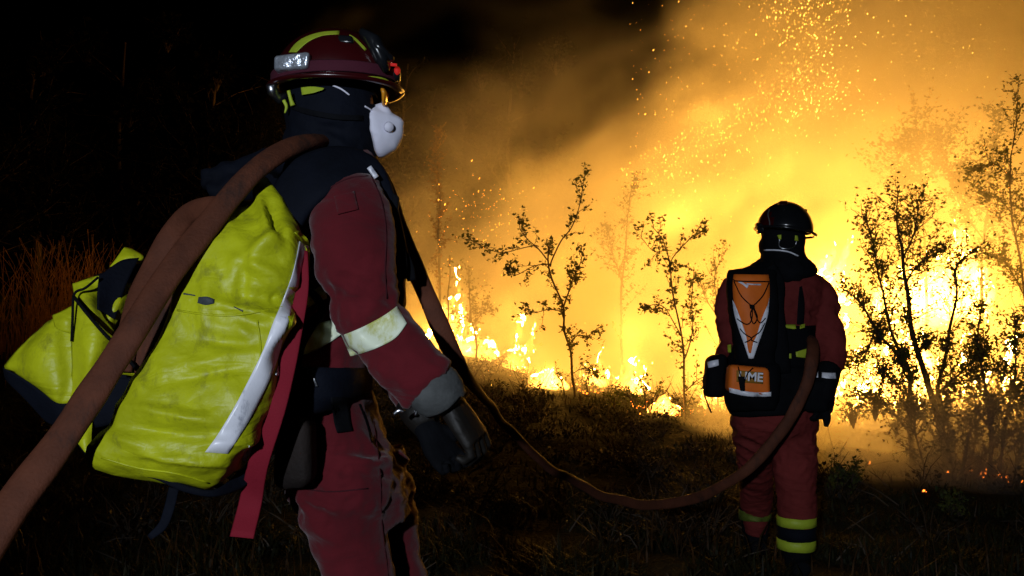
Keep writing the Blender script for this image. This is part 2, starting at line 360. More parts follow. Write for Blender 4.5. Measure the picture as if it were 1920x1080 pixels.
def tree(name, label, cat, d, limbs, seed, twigs=10, twig_len=.35, leaves=5, leaf=.045, clumps=(), group=None, leafmat=None, spread=.6, sub=True, twig_lo=.15):
    """limbs: [([(px,py) or (px,py,depth shift)...], base radius m, tip radius m)], the first is the trunk"""
    r = random.Random(seed)
    f = limbs[0][0][0]; base = P(f[0], f[1], d); bz = ground_z(base.x, base.y)
    root = empty(name, (base.x, base.y, min(base.z, bz))); tag(root, label, cat, group)
    T = Geo(); Bq = Geo(); LP = []
    for li, (pts, r0, r1) in enumerate(limbs):
        w = []
        for i, p in enumerate(pts):
            dz = p[2] if len(p) > 2 else 0
            w.append(P(p[0], p[1], d+dz+ (r.uniform(-.12, .12)*i/len(pts) if i else 0)))
        w = [np.array(tuple(q)) for q in w]
        if li == 0 or len(pts[0]) > 3: w[0][2] = min(w[0][2], ground_z(w[0][0], w[0][1]))-.08
        c = catmull(w, 6)
        for i in range(1, len(c)-1): c[i] += np.array(noise.noise_vector(Vector(c[i]*3+seed)))*.025
        rad = np.linspace(r0, r1, len(c))
        (T if li == 0 else Bq).add(sweep_geo(c, rad, n=6))
        L_ = np.linalg.norm(c[-1]-c[0]); m = max(2, int(twigs*min(1.6, .4+L_/1.2)))
        for q in range(m):
            t = twig_lo+(1-twig_lo)*(q+r.random())/m; i = min(len(c)-2, int(t*(len(c)-1)))
            a0 = c[i]; tn = c[i+1]-c[i]; tn /= np.linalg.norm(tn)+1e-9
            side = np.array([r.gauss(0, 1), r.gauss(0, .8), r.gauss(.15, .5)]); side /= np.linalg.norm(side)
            dr = tn*.75+side*spread*1.2; dr /= np.linalg.norm(dr)
            tl = twig_len*r.uniform(.4, 1.2)*(1.15-.6*t)
            k = 5; tw = [a0]
            for s_ in range(k-1):
                dr = dr+np.array([r.gauss(0, .22), r.gauss(0, .22), r.gauss(.04, .2)]); dr /= np.linalg.norm(dr)
                tw.append(tw[-1]+dr*tl/(k-1))
            Bq.add(sweep_geo(tw, np.linspace(max(r1*.8, .0035), .0018, k), n=4, cap=False))
            for s_ in range(int(leaves*1.6)):
                u = (s_+1+r.uniform(-.5, .5))/leaves*(k-1); j = min(k-2, int(max(0, u))); LP.append(tw[j]+(tw[j+1]-tw[j])*(u-j)+np.array([r.gauss(0, .012) for _ in range(3)]))
            if sub:
                for e in range(2):
                    j = r.randrange(1, k); q0 = tw[j]; d2 = dr+np.array([r.gauss(0, .7) for _ in range(3)]); d2 /= np.linalg.norm(d2)
                    q1 = q0+d2*tl*.4
                    Bq.add(sweep_geo([q0, (q0+q1)/2+np.array([0, 0, .01]), q1], [.0025, .002, .0015], n=3, cap=False))
                    for s_ in range(max(1, leaves//2)): LP.append(q0+(q1-q0)*r.random()+np.array([r.gauss(0, .012) for _ in range(3)]))
    for px, py, rp, n in [(a_, b_, c_, int(n_*1.4)) for a_, b_, c_, n_ in clumps]:
        c = np.array(tuple(P(px, py, d+r.uniform(-.25, .25)))); R = rp*d/FPX
        for s_ in range(max(3, n//12)):
            e = c+np.array([r.gauss(0, .5), r.gauss(0, .5), r.gauss(0, .5)])*R
            Bq.add(sweep_geo([c+np.array([0, 0, -R]), (c+e)/2, e], [.005, .004, .002], n=4, cap=False))
        for s_ in range(n):
            v = np.array([r.gauss(0, 1) for _ in range(3)]); v /= np.linalg.norm(v); LP.append(c+v*R*r.random()**.45*np.array([1, 1, .9]))
    keep(T.obj('trunk', M_bark), root)
    if Bq.V: keep(tag(Bq.obj('branches', M_bark), kind='stuff'), root)
    if LP:
        V, F = leaf_quads(LP, leaf, r); keep(tag(np_mesh('foliage', V, F, leafmat or M_leaf), kind='stuff'), root)
    return root

tree('sapling', 'forked leafy sapling standing clear in the middle of the glow', 'sapling', 11.3, [
    ([(1076, 728), (1073, 690), (1070, 655), (1059, 615), (1056, 577), (1040, 530), (1029, 490), (1029, 455)], .015, .008),
    ([(1056, 577), (1066, 545), (1074, 520), (1088, 492), (1094, 470)], .010, .004),
    ([(1032, 500), (1050, 452), (1072, 423), (1087, 385), (1096, 346), (1101, 325)], .009, .003),
    ([(1029, 490), (1008, 468), (990, 452), (975, 430), (973, 408)], .008, .003),
    ([(1010, 462), (975, 468), (937, 473), (905, 463), (880, 447)], .006, .003),
    ([(1031, 495), (1000, 500), (965, 515), (945, 500)], .006, .003),
    ([(1057, 585), (1030, 580), (1000, 585), (981, 582)], .006, .003),
    ([(1068, 650), (1085, 630), (1105, 628), (1120, 615)], .006, .003),
    ([(1074, 700), (1095, 690), (1115, 700)], .005, .002)],
    11, twigs=10, twig_len=.22, leaves=6, leaf=.052, clumps=[(1080, 515, 20, 60), (1030, 455, 14, 26), (955, 500, 12, 18), (1074, 640, 12, 20), (1068, 560, 8, 8)], twig_lo=.2)
tree('sapling', 'slender sapling beside the black side pouch of the far firefighter', 'sapling', 10.6, [
    ([(1284, 758), (1281, 715), (1279, 664), (1272, 596), (1262, 555), (1256, 500), (1244, 455), (1221, 423)], .013, .004),
    ([(1280, 680), (1298, 620), (1296, 560), (1301, 500)], .007, .003),
    ([(1276, 630), (1250, 580), (1225, 572), (1208, 588)], .006, .003),
    ([(1258, 490), (1275, 470), (1300, 445), (1322, 433)], .006, .003),
    ([(1283, 735), (1305, 715), (1330, 700)], .006, .003), ([(1250, 470), (1225, 470), (1200, 440)], .005, .002)],
    12, twigs=11, twig_len=.24, leaves=6, leaf=.05, clumps=[(1258, 500, 14, 30), (1300, 590, 14, 22), (1262, 545, 10, 16), (1290, 770, 26, 60)])
tree('sapling', 'thin sapling at the left fire, its foot among the flames', 'sapling', 14.2, [
    ([(893, 656), (890, 630), (884, 596), (881, 550), (879, 500)], .016, .004), ([(888, 610), (905, 590), (925, 585)], .006, .003), ([(886, 605), (866, 590), (850, 600)], .006, .003)],
    13, twigs=16, twig_len=.3, leaves=5, leaf=.05)
tree('sapling', 'bare wisp of a sapling before the tall left flame', 'sapling', 14.0, [
    ([(840, 620), (841, 560), (844, 515), (843, 478)], .012, .004)], 14, twigs=4, twig_len=.18, leaves=2, leaf=.045)
tree('sapling', 'tall feathery sapling catching the light beside the white mask', 'sapling', 14.5, [
    ([(826, 600), (824, 500), (823, 423), (825, 360), (820, 288), (823, 238)], .02, .004)], 15, twigs=46, twig_len=.22, leaves=7, leaf=.05, leafmat=M_dry, spread=.7)
tree('sapling', 'hazy sapling between the two clear centre saplings', 'sapling', 15.5, [
    ([(1168, 640), (1165, 560), (1172, 470), (1180, 380), (1190, 330)], .02, .004), ([(1170, 540), (1150, 480), (1140, 420)], .01, .003)], 16, twigs=20, twig_len=.4, leaves=6, leaf=.055)
tree('sapling', 'hazy leafless sapling near the shoulder of the far firefighter', 'sapling', 13.4, [
    ([(1345, 700), (1348, 600), (1340, 520), (1362, 470)], .014, .003), ([(1347, 600), (1325, 560), (1310, 520)], .008, .003)], 17, twigs=16, twig_len=.3, leaves=4, leaf=.05)
# the dense bush and the thicket on the right
tree('dense_bush', 'dense bush with several crooked stems right of the far firefighter', 'bush', 8.6, [
    ([(1778, 890), (1765, 820), (1752, 751), (1725, 670), (1710, 602), (1700, 530), (1692, 470), (1680, 424), (1687, 355)], .038, .005),
    ([(1712, 866, 0, 1), (1705, 814), (1706, 740), (1700, 682), (1646, 625), (1612, 567), (1578, 538)], .03, .004),
    ([(1785, 884, .1, 1), (1784, 820), (1762, 740), (1775, 650), (1790, 567), (1796, 500), (1824, 468)], .026, .004),
    ([(1770, 860), (1735, 790), (1690, 730), (1650, 690)], .018, .004),
    ([(1708, 700), (1672, 620), (1655, 540), (1640, 470), (1620, 405)], .015, .004),
    ([(1700, 530), (1725, 490), (1760, 470)], .010, .003), ([(1695, 480), (1715, 430), (1722, 380)], .009, .003),
    ([(1705, 810), (1660, 760), (1610, 740)], .014, .004), ([(1752, 751), (1800, 700), (1835, 660)], .014, .004),
    ([(1640, 620), (1625, 660), (1605, 700)], .009, .003)],
    21, twigs=42, twig_len=.36, leaves=6, leaf=.036, clumps=[(1648, 618, 26, 230), (1690, 662, 26, 230), (1735, 635, 24, 190), (1768, 640, 20, 120), (1655, 500, 16, 60),
    (1620, 560, 16, 60), (1700, 590, 18, 80), (1640, 750, 40, 200), (1600, 770, 34, 150), (1680, 790, 30, 90), (1710, 700, 22, 90), (1655, 690, 24, 110)], twig_lo=.22)
tree('thicket', 'thicket of thin fanning stems at the right edge', 'bush', 8.2, [
    ([(1850, 885), (1858, 820), (1850, 740), (1838, 650), (1842, 560)], .022, .004),
    ([(1800, 880, 0, 1), (1815, 820), (1850, 770), (1905, 720)], .018, .004), ([(1870, 890, 0, 1), (1885, 800), (1900, 700), (1905, 600)], .018, .004),
    ([(1900, 890, .1, 1), (1920, 820), (1935, 740)], .02, .004), ([(1830, 880, .1, 1), (1845, 850), (1900, 815), (1940, 790)], .016, .004),
    ([(1792, 860, 0, 1), (1770, 790), (1775, 730)], .012, .003), ([(1740, 890, .2, 1), (1722, 820), (1715, 760)], .012, .003),
    ([(1935, 870, .1, 1), (1950, 760), (1945, 640)], .02, .004), ([(1815, 885, .3, 1), (1830, 780), (1815, 690)], .014, .003)],
    22, twigs=40, twig_len=.34, leaves=6, leaf=.036, clumps=[(1840, 648, 28, 170), (1880, 690, 26, 120), (1900, 640, 24, 100), (1915, 740, 30, 110), (1860, 760, 22, 60), (1905, 590, 20, 50)])
tree('young_tree', 'young tree with drooping leafy sprays at the right edge', 'tree', 12.6, [
    ([(1935, 780), (1928, 620), (1916, 500), (1899, 400), (1893, 320), (1905, 230), (1912, 150)], .022, .004),
    ([(1900, 400), (1870, 370), (1845, 372)], .008, .003), ([(1896, 345), (1875, 312), (1850, 310), (1838, 318)], .007, .003),
    ([(1925, 560), (1890, 500), (1855, 480)], .010, .003), ([(1905, 440), (1925, 400), (1945, 370)], .008, .003)],
    23, twigs=30, twig_len=.4, leaves=7, leaf=.05, clumps=[(1895, 330, 16, 50), (1875, 400, 18, 50)])
tree('young_tree', 'hazy young tree deep in the smoke above the dense bush', 'tree', 16.5, [
    ([(1740, 700), (1735, 500), (1728, 380), (1722, 280), (1715, 200)], .03, .006), ([(1730, 400), (1690, 330), (1680, 270)], .012, .004), ([(1730, 350), (1760, 300), (1765, 250)], .012, .004)],
    24, twigs=34, twig_len=.7, leaves=8, leaf=.075, clumps=[(1720, 260, 28, 120), (1700, 330, 30, 100)])
tree('young_tree', 'hazy young tree deep in the smoke between bush and right edge', 'tree', 15.5, [
    ([(1845, 700), (1840, 520), (1850, 400), (1860, 300), (1880, 200)], .03, .006), ([(1845, 450), (1800, 380), (1790, 320)], .012, .004)],
    25, twigs=34, twig_len=.65, leaves=8, leaf=.075, clumps=[(1800, 350, 26, 90)])
tree('scorched_shrub', 'low scorched shrub on the bank left of the slender sapling', 'shrub', 10.4, [
    ([(1215, 762), (1210, 740), (1195, 722)], .012, .003), ([(1220, 764, 0, 1), (1230, 740), (1245, 730)], .01, .003), ([(1205, 764, 0, 1), (1180, 745), (1160, 735)], .01, .003)],
    26, twigs=10, twig_len=.2, leaves=5, leaf=.04, clumps=[(1190, 745, 22, 70), (1150, 745, 20, 60)])
tree('scorched_shrub', 'small dark shrub against the low smoke beside the red trouser leg', 'shrub', 7.2, [
    ([(1585, 915), (1580, 895), (1572, 878)], .01, .003), ([(1590, 915, 0, 1), (1600, 890), (1606, 876)], .01, .003)],
    27, twigs=12, twig_len=.14, leaves=7, leaf=.035, clumps=[(1575, 895, 22, 150), (1600, 900, 18, 110), (1556, 905, 16, 80)])
tree('scorched_shrub', 'small dark shrub below the thicket in the low smoke', 'shrub', 6.8, [
    ([(1785, 970), (1780, 945), (1770, 925)], .01, .003), ([(1790, 970, 0, 1), (1800, 945), (1806, 930)], .01, .003)],
    28, twigs=12, twig_len=.12, leaves=6, leaf=.03, clumps=[(1780, 950, 18, 90), (1800, 960, 18, 70)])
tree('scorched_shrub', 'little burnt shrub at the foot of the forked sapling', 'shrub', 11.4, [
    ([(1105, 738), (1100, 715), (1112, 700)], .01, .003), ([(1062, 738, 0, 1), (1055, 720), (1045, 705)], .01, .003)],
    29, twigs=10, twig_len=.18, leaves=4, leaf=.04)
# dark wood behind the near firefighter, hardly lit
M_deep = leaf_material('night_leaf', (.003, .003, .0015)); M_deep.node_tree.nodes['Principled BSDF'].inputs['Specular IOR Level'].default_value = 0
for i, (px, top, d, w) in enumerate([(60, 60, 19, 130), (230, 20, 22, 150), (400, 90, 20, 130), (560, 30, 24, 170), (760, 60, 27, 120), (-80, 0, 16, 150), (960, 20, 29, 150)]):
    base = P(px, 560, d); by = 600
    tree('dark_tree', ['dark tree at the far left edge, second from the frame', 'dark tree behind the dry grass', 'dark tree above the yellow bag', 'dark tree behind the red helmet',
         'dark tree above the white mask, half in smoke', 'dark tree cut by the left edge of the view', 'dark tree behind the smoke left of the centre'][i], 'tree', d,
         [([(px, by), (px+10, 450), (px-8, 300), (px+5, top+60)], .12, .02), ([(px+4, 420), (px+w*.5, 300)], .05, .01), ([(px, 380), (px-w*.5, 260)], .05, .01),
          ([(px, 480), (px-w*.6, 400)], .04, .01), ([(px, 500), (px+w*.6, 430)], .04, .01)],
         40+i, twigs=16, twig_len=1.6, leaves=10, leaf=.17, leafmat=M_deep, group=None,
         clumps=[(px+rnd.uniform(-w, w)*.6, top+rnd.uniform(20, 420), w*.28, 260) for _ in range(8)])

# ------------------------------------------------------------------ grass, twigs on the ground, embers, sparks
def blades(name, n, region, hlo, hhi, mat, seed, width=.004, lean=.5, clump=0):
    rs = np.random.RandomState(seed); pts = []
    while len(pts) < n:
        y = region[2]+(region[3]-region[2])*rs.rand()**1.5; x = rs.uniform(region[0], region[1])
        if abs(x) > y*.62+.7: continue
        v = noise.noise(Vector((x*1.6, y*1.6, seed)))
        if v < clump*rs.rand()-.15: continue
        if y > 6 and rs.rand() < .6: continue
        pts.append((x, y, v))
    p = np.array(pts); z = np.array([ground_z(a, b) for a, b, _ in pts])
    h = rs.uniform(hlo, hhi, n)*np.interp(p[:, 1], [0, 5, 8], [1, 1, .5])*(.75+.6*p[:, 2].clip(-.4, 1))
    az = rs.uniform(0, 2*np.pi, n); dv = np.stack([np.cos(az), np.sin(az)], 1); ln = rs.uniform(.1, 1, n)*lean
    wv = np.stack([-dv[:, 1], dv[:, 0]], 1)*(width*rs.uniform(.6, 1.5, n)*(1+p[:, 1]*.10))[:, None]
    B0 = np.stack([p[:, 0], p[:, 1], z-.02], 1)
    def at(t, ww): 
        q = B0.copy(); q[:, :2] += dv*(ln*h*t**1.8)[:, None]+wv*ww; q[:, 2] += h*t*(1-.25*ln*t); return q
    V = np.stack([at(0, -1), at(0, 1), at(.5, -.75), at(.5, .75), at(1, 0)], 1).reshape(-1, 3)
    i = np.arange(n)*5
    F = np.concatenate([np.stack([i, i+1, i+3], 1), np.stack([i, i+3, i+2], 1), np.stack([i+2, i+3, i+4], 1)])
    return np_mesh(name, V, F, mat)
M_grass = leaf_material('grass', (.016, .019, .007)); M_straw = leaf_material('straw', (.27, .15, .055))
tag(blades('grass', 52000, (-7, 7, 1.2, 12), .05, .22, M_grass, 3, lean=1.4, clump=.35), 'short dark grass and weeds on the trampled slope', kind='stuff')
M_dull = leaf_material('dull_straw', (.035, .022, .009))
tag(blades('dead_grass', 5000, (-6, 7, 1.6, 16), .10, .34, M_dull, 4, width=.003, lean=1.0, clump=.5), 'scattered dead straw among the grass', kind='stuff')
def tall_grass():
    rs = np.random.RandomState(9); G_V = []; G_F = []
    n = 520
    x = rs.normal(-4.45, .42, n); y = rs.normal(10.1, .4, n); k = 6; T = np.linspace(0, 1, k)
    for i in range(n):
        h = rs.uniform(.4, 1.4)*max(.45, 1-.22*abs(x[i]+4.4)); az = rs.uniform(0, 6.28); ln = rs.uniform(.05, .45)
        z = ground_z(x[i], y[i], False); w = .0055*rs.uniform(.6, 1.4); o = len(G_V); c, s = math.cos(az), math.sin(az)
        for t in T:
            bx = x[i]+c*ln*h*t**2.5; by = y[i]+s*ln*h*t**2.5; bz = z+h*t*(1-.2*ln*t); ww = w*(1-t*.8)
            G_V += [(bx-ww, by, bz), (bx+ww, by+.003, bz)]
        for j in range(k-1): G_F += [(o+2*j, o+2*j+1, o+2*j+3, o+2*j+2)]
    return np_mesh('tall_grass', G_V, G_F, M_straw)
tag(tall_grass(), 'tall dry grass lit orange beyond the yellow bag', kind='stuff')
def brush():
    r = random.Random(31); LP = []; g = Geo()
    for i in range(300):
        y = r.uniform(5.5, 13.5); x = r.uniform(-.5, .6)*y
        yc = lerp(x, [-6, -.8, .26, 1.5, 3, 6], [13, 16, 12.5, 11, 10, 10])
        if r.random() < .35: y = yc+r.uniform(-1.5, .3); x = r.uniform(-2.2, 5.5)
        z = ground_z(x, y); R = r.uniform(.08, .24)
        for k in range(int(70*R/.15)):
            v = np.array([r.gauss(0, 1), r.gauss(0, 1), abs(r.gauss(0, .55))]); v /= max(1, np.linalg.norm(v)); LP.append(np.array([x, y, z])+v*R)
        for k in range(9):
            a = r.uniform(0, 6.28); q = R*r.uniform(.6, 1.9); p1 = np.array([x+math.cos(a)*q*.7, y+math.sin(a)*q*.7, z+q*r.uniform(.4, 1.1)]); p0 = np.array([x, y, z-.02])
            g.add(sweep_geo([p0, (p0+p1)/2+np.array([r.gauss(0, .02), 0, .03]), p1], [.005, .004, .0018], n=3, cap=False))
    V, F = leaf_quads(LP, .04, r); o = len(g.V); br = np_mesh('undergrowth', V, F, M_char)
    tag(br, 'low charred scrub and heather on the dark bank', kind='stuff'); keep(tag(g.obj('twigs', M_bark), kind='stuff'), br)
M_char = leaf_material('charred_leaf', (.014, .012, .007)); brush()
# sticks and litter
g = Geo(); r = random.Random(5)
for i in range(420):
    y = r.uniform(2.5, 12); x = r.uniform(-.6, .62)*y+r.uniform(-.3, .5); a = r.uniform(0, 3.14); L_ = r.uniform(.05, .3); z = ground_z(x, y)+.015
    p0 = Vector((x, y, z)); p1 = p0+Vector((math.cos(a)*L_, math.sin(a)*L_, 0)); p1.z = ground_z(p1.x, p1.y)+r.uniform(.01, .14)
    g.add(sweep_geo([p0, (p0+p1)/2+Vector((r.gauss(0, .012), r.gauss(0, .012), .012)), p1], [.005, .004, .002], n=4))
tag(g.obj('dead_twigs', material('dead_wood', (.07, .055, .04), rough=.9, var=.4, bump=.3)), 'fallen dead twigs strewn over the dark ground', kind='stuff')
M_ember = bpy.data.materials.new('ember'); M_ember.use_nodes = True
_b = M_ember.node_tree.nodes['Principled BSDF']; _b.inputs['Base Color'].default_value = (.02, .01, .01, 1)
_b.inputs['Emission Color'].default_value = (1, .20, .02, 1); _b.inputs['Emission Strength'].default_value = 5
M_ember.cycles.emission_sampling = 'NONE'
def bits(name, pts, sizes, dirs, mat):
    V = []; F = []
    for p, s, dv in zip(pts, sizes, dirs):
        o = len(V); a = np.array(dv); l = np.linalg.norm(a)+1e-9; a = a/l; b = np.cross(a, [.3, 1, .2]); b /= np.linalg.norm(b); c = np.cross(a, b); p = np.array(tuple(p))
        V += [p-a*l/2, p+b*s, p-b*s*.5+c*s*.86, p-b*s*.5-c*s*.86, p+a*l/2]
        F += [(o, o+2, o+1), (o, o+3, o+2), (o, o+1, o+3), (o+4, o+1, o+2), (o+4, o+2, o+3), (o+4, o+3, o+1)]
    o = np_mesh(name, V, F, mat); return o
r = random.Random(77); pts = []; sz = []; dr = []
for px, py, sx_, sy_, n in [(1270, 775, 60, 8, 46), (1105, 738, 40, 8, 22), (1050, 728, 30, 5, 16), (1840, 895, 70, 10, 14), (1735, 931, 4, 3, 2), (1200, 765, 40, 12, 14), (1630, 875, 4, 3, 2),
                            (1320, 785, 6, 6, 5), (930, 640, 60, 8, 20), (1400, 790, 60, 20, 14), (1900, 905, 30, 8, 6)]:
    for i in range(n):
        qx, qy = r.gauss(px, sx_*.5), r.gauss(py, sy_*.5)
        dirv = (P(qx, qy, 1)-EYE); t = 3.0
        while t < 20 and (EYE+dirv*t).z > ground_z((EYE+dirv*t).x, (EYE+dirv*t).y): t += .05
        pts.append(EYE+dirv*t+Vector((0, 0, .03))); s = r.uniform(.004, .013); sz.append(s); dr.append((s*r.uniform(1, 4), s*r.uniform(1, 3), s*r.uniform(.5, 2)))
tag(bits('embers', pts, sz, dr, M_ember), 'glowing embers along the edge of the burnt bank', kind='stuff')
M_spark = bpy.data.materials.new('spark'); M_spark.use_nodes = True; M_spark.node_tree.nodes.clear()
_e = M_spark.node_tree.nodes.new('ShaderNodeEmission'); _e.inputs[0].default_value = (1, .42, .05, 1); _e.inputs[1].default_value = 9
_o = M_spark.node_tree.nodes.new('ShaderNodeOutputMaterial'); M_spark.node_tree.links.new(_e.outputs[0], _o.inputs['Surface']); M_spark.cycles.emission_sampling = 'NONE'
pts = []; sz = []; dr = []
def spark(px, py, d, k=1.0):
    s = .0018+.0055*r.random()**2.2; s *= k*d/12; pts.append(P(px, py, d)); sz.append(s); l = s*r.choice([1.5, 2, 3, 5]); dr.append((l*r.uniform(.1, .7), r.uniform(-.2, .2)*l, l))
for i in range(520):   # fountain at the top
    t = r.random(); spark(1505+r.gauss(0, 50)+25*t, -10+230*t**1.3+r.gauss(0, 8), r.uniform(10.5, 13), 1.1)
for i in range(900):   # along the diagonal edge of the plume
    t = r.random(); a = abs(r.gauss(0, 1)); spark(1150+t*380+a*45, 320-t*210+a*38, r.uniform(10.5, 13), .85)
for i in range(800): spark(r.uniform(1180, 1900), r.uniform(0, 420), r.uniform(10.5, 14), .7)
for i in range(150): spark(r.gauss(905, 50), r.gauss(400, 32), r.uniform(11.5, 14), .8)
for i in range(260): spark(r.uniform(800, 1300), r.uniform(340, 720), r.uniform(10.5, 14), .6)
tag(bits('sparks', pts, sz, dr, M_spark), 'sparks streaming up through the smoke', kind='stuff')
# ------------------------------------------------------------------ cloth, webbing, plastics
M_red = material('red_cloth', (.098, .0075, .012), rough=.85, var=.22, vscale=5, bump=.35, bscale=220, dist=.002, spec=.12, sheen=.15, stain=(.055, .006, .010), stain_scale=4, stain_lo=.5, stain_hi=.8, creases=6, crease_amt=.2)
M_red_pale = material('faded_red_cloth', (.15, .022, .020), rough=.85, var=.22, vscale=5, bump=.35, bscale=220, dist=.002, spec=.12, stain=(.10, .018, .016), stain_scale=5, stain_lo=.5, stain_hi=.8, creases=7, crease_amt=.3)
M_black = material('black_cloth', (.004, .0045, .006), rough=.85, var=.4, vscale=8, bump=.5, bscale=150, dist=.003, spec=.08)
M_navy = material('navy_cloth', (.0035, .0048, .0095), rough=.8, var=.35, vscale=8, bump=.5, bscale=120, dist=.003, spec=.1)
M_glove = material('dark_glove_leather', (.007, .0055, .004), rough=.6, var=.4, vscale=15, bump=.6, bscale=50, dist=.004, spec=.4)
M_skin = material('skin', (.42, .24, .17), rough=.55, var=.1)
M_yellow = material('yellow_tarpaulin', (.46, .50, .008), rough=.46, var=.2, vscale=7, bump=.7, bscale=22, dist=.007, spec=.35, stain=(.16, .16, .02), stain_scale=15, stain_lo=.54, stain_hi=.72, creases=5, crease_amt=.25)
M_silver = material('silver_tape', (.80, .82, .90), rough=.35, var=.08, bump=.3, bscale=30, dist=.003, spec=.6, stain=(.20, .22, .28), stain_scale=12, stain_lo=.53, stain_hi=.66)
M_lime = material('reflective_lime', (.80, .88, .68), rough=.4, var=.08, bump=.15, bscale=60, dist=.002, stain=(.50, .52, .14), stain_scale=14, stain_lo=.5, stain_hi=.62)
M_limedark = material('lime_trim', (.36, .46, .03), rough=.5, var=.2, bump=.2)
M_hose = material('hose_jacket', (.088, .027, .013), rough=.75, var=.3, vscale=14, bump=.6, bscale=180, dist=.003, spec=.2, stain=(.03, .014, .010), stain_scale=9, stain_lo=.52, stain_hi=.66)
M_strap = material('red_webbing', (.20, .010, .022), rough=.8, var=.15, bump=.5, bscale=240, dist=.002, spec=.15)
M_helm = material('dark_red_shell', (.035, .002, .003), rough=.28, var=.25, vscale=6, bump=.06, bscale=20, spec=.5, coat=.3)
M_helmblack = material('black_shell', (.008, .009, .011), rough=.22, var=.3, bump=.05, bscale=20, spec=.6)
M_band = material('maroon_elastic', (.06, .007, .018), rough=.85, var=.2, bump=.6, bscale=260, dist=.002)
M_foil = material('silver_foil', (.55, .60, .68), rough=.28, var=.3, vscale=20, bump=1., bscale=28, dist=.012, metal=.7)
M_grey = material('grey_leather', (.075, .08, .08), rough=.8, var=.3, vscale=20, bump=.6, bscale=60, dist=.004)
M_white = material('white_mask', (.74, .74, .86), rough=.7, var=.05, bump=.15, bscale=80, dist=.002)
M_orange = material('orange_pack_cloth', (.80, .17, .015), rough=.6, var=.10, vscale=14, bump=.35, bscale=40, dist=.004, spec=.3)
M_metal = material('worn_metal', (.5, .52, .56), rough=.3, metal=1., var=.2, bump=.1)
M_firelens = material('firelit_lens', (.75, .30, .02), rough=.12, var=.1, bump=0, spec=.7)  # fire reflected in the goggles, painted as the lens colour
M_gold = material('gold_plate', (.30, .15, .02), rough=.5, var=.2, bump=.2)
M_ledred = material('red_lamp', (.4, .01, .01), emit=(1, .03, .02), estr=.2, bump=0)

def rows_loft(rows, n=24, power=2.3, span=5, cap=True):
    """rows (left px, left py, right px, right py, depth, half thickness m): a closed smooth body"""
    R_ = catmull(np.array(rows, float), span); V = []; k = len(R_)
    for lx, ly, rx, ry, d, t in R_:
        a0 = P(lx, ly, d); a1 = P(rx, ry, d); c = (a0+a1)/2; a = (a1-a0)/2
        for j in range(n):
            q = 2*math.pi*j/n; co, si = math.cos(q), math.sin(q)
            co = math.copysign(abs(co)**(2/power), co); si = math.copysign(abs(si)**(2/power), si)
            V.append(c+a*co+Vector((0, 1, 0))*(max(.004, t)*si))
    F = [(i*n+j, (i+1)*n+j, (i+1)*n+(j+1) % n, i*n+(j+1) % n) for i in range(k-1) for j in range(n)]
    if cap: F.append(tuple(range(n))); F.append(tuple((k-1)*n+j for j in range(n-1, -1, -1)))
    return V, F
def limb(pts, squash=1.0, n=16, span=5):
    """pts (px, py, depth, radius in px)"""
    c = catmull(np.array(pts, float), span)
    path = [P(a, b, d) for a, b, d, _ in c]; r_ = [q*d/FPX for _, _, d, q in c]
    return sweep_geo(path, r_, [q*squash for q in r_], n=n)
def ball(c, rx, ry, rz, nu=20, nv=12, z0=-1.0, tilt=0.):
    """ellipsoid, cut below z0 (of 1)"""
    V = []; F = []; t0 = math.acos(max(-1, z0))
    for i in range(nv+1):
        th = t0*i/nv
        for j in range(nu):
            a = 2*math.pi*j/nu; x = math.cos(a)*math.sin(th)*rx; z = math.cos(th)*rz
            V.append((c[0]+x*math.cos(tilt)+z*math.sin(tilt), c[1]+math.sin(a)*math.sin(th)*ry, c[2]+z*math.cos(tilt)-x*math.sin(tilt)))
    F = [(i*nu+j, (i+1)*nu+j, (i+1)*nu+(j+1) % nu, i*nu+(j+1) % nu) for i in range(nv) for j in range(nu)]
    F.append(tuple(nv*nu+j for j in range(nu-1, -1, -1)))
    return V, F
def rumple(o, amp, fn=None, seed=0, big=.5, dirs=((1, 1, 2.6), (1.6, 1, 1.2))):
    """push cloth in and out along its normals: long soft folds and short sharp creases"""
    me = o.data; n = len(me.vertices)
    co = np.empty(n*3, np.float32); me.vertices.foreach_get('co', co); co = co.reshape(-1, 3)
    nm = np.empty(n*3, np.float32); me.vertices.foreach_get('normal', nm); nm = nm.reshape(-1, 3)
    (a1, a2, a3), (b1, b2, b3) = dirs; out = co.copy()
    for i in range(n):
        x, y, z = co[i]; w = 1.0 if fn is None else fn(x, y, z)
        zz = z+.35*x
        v = abs(noise.noise(Vector((x*9*a1+seed, y*9*a2, zz*9*a3))))-.22
        u = abs(noise.noise(Vector((x*19*b1+seed, y*19*b2, (z-.5*x)*19*b3+4))))-.22
        q = noise.noise(Vector((x*5+seed, y*5, z*5)))
        out[i] += nm[i]*(amp*w*(-1.3*v-.55*u)+amp*big*q)
    me.vertices.foreach_set('co', out.ravel()); me.update(); return o
def bvh_of(objs):
    V = []; F = []
    for o in objs:
        k = len(V); mw = o.matrix_world if o.parent is None else Matrix.Identity(4)
        V += [tuple(v.co) for v in o.data.vertices]; F += [tuple(i+k for i in p.vertices) for p in o.data.polygons]
    return BVHTree.FromPolygons(V, F)
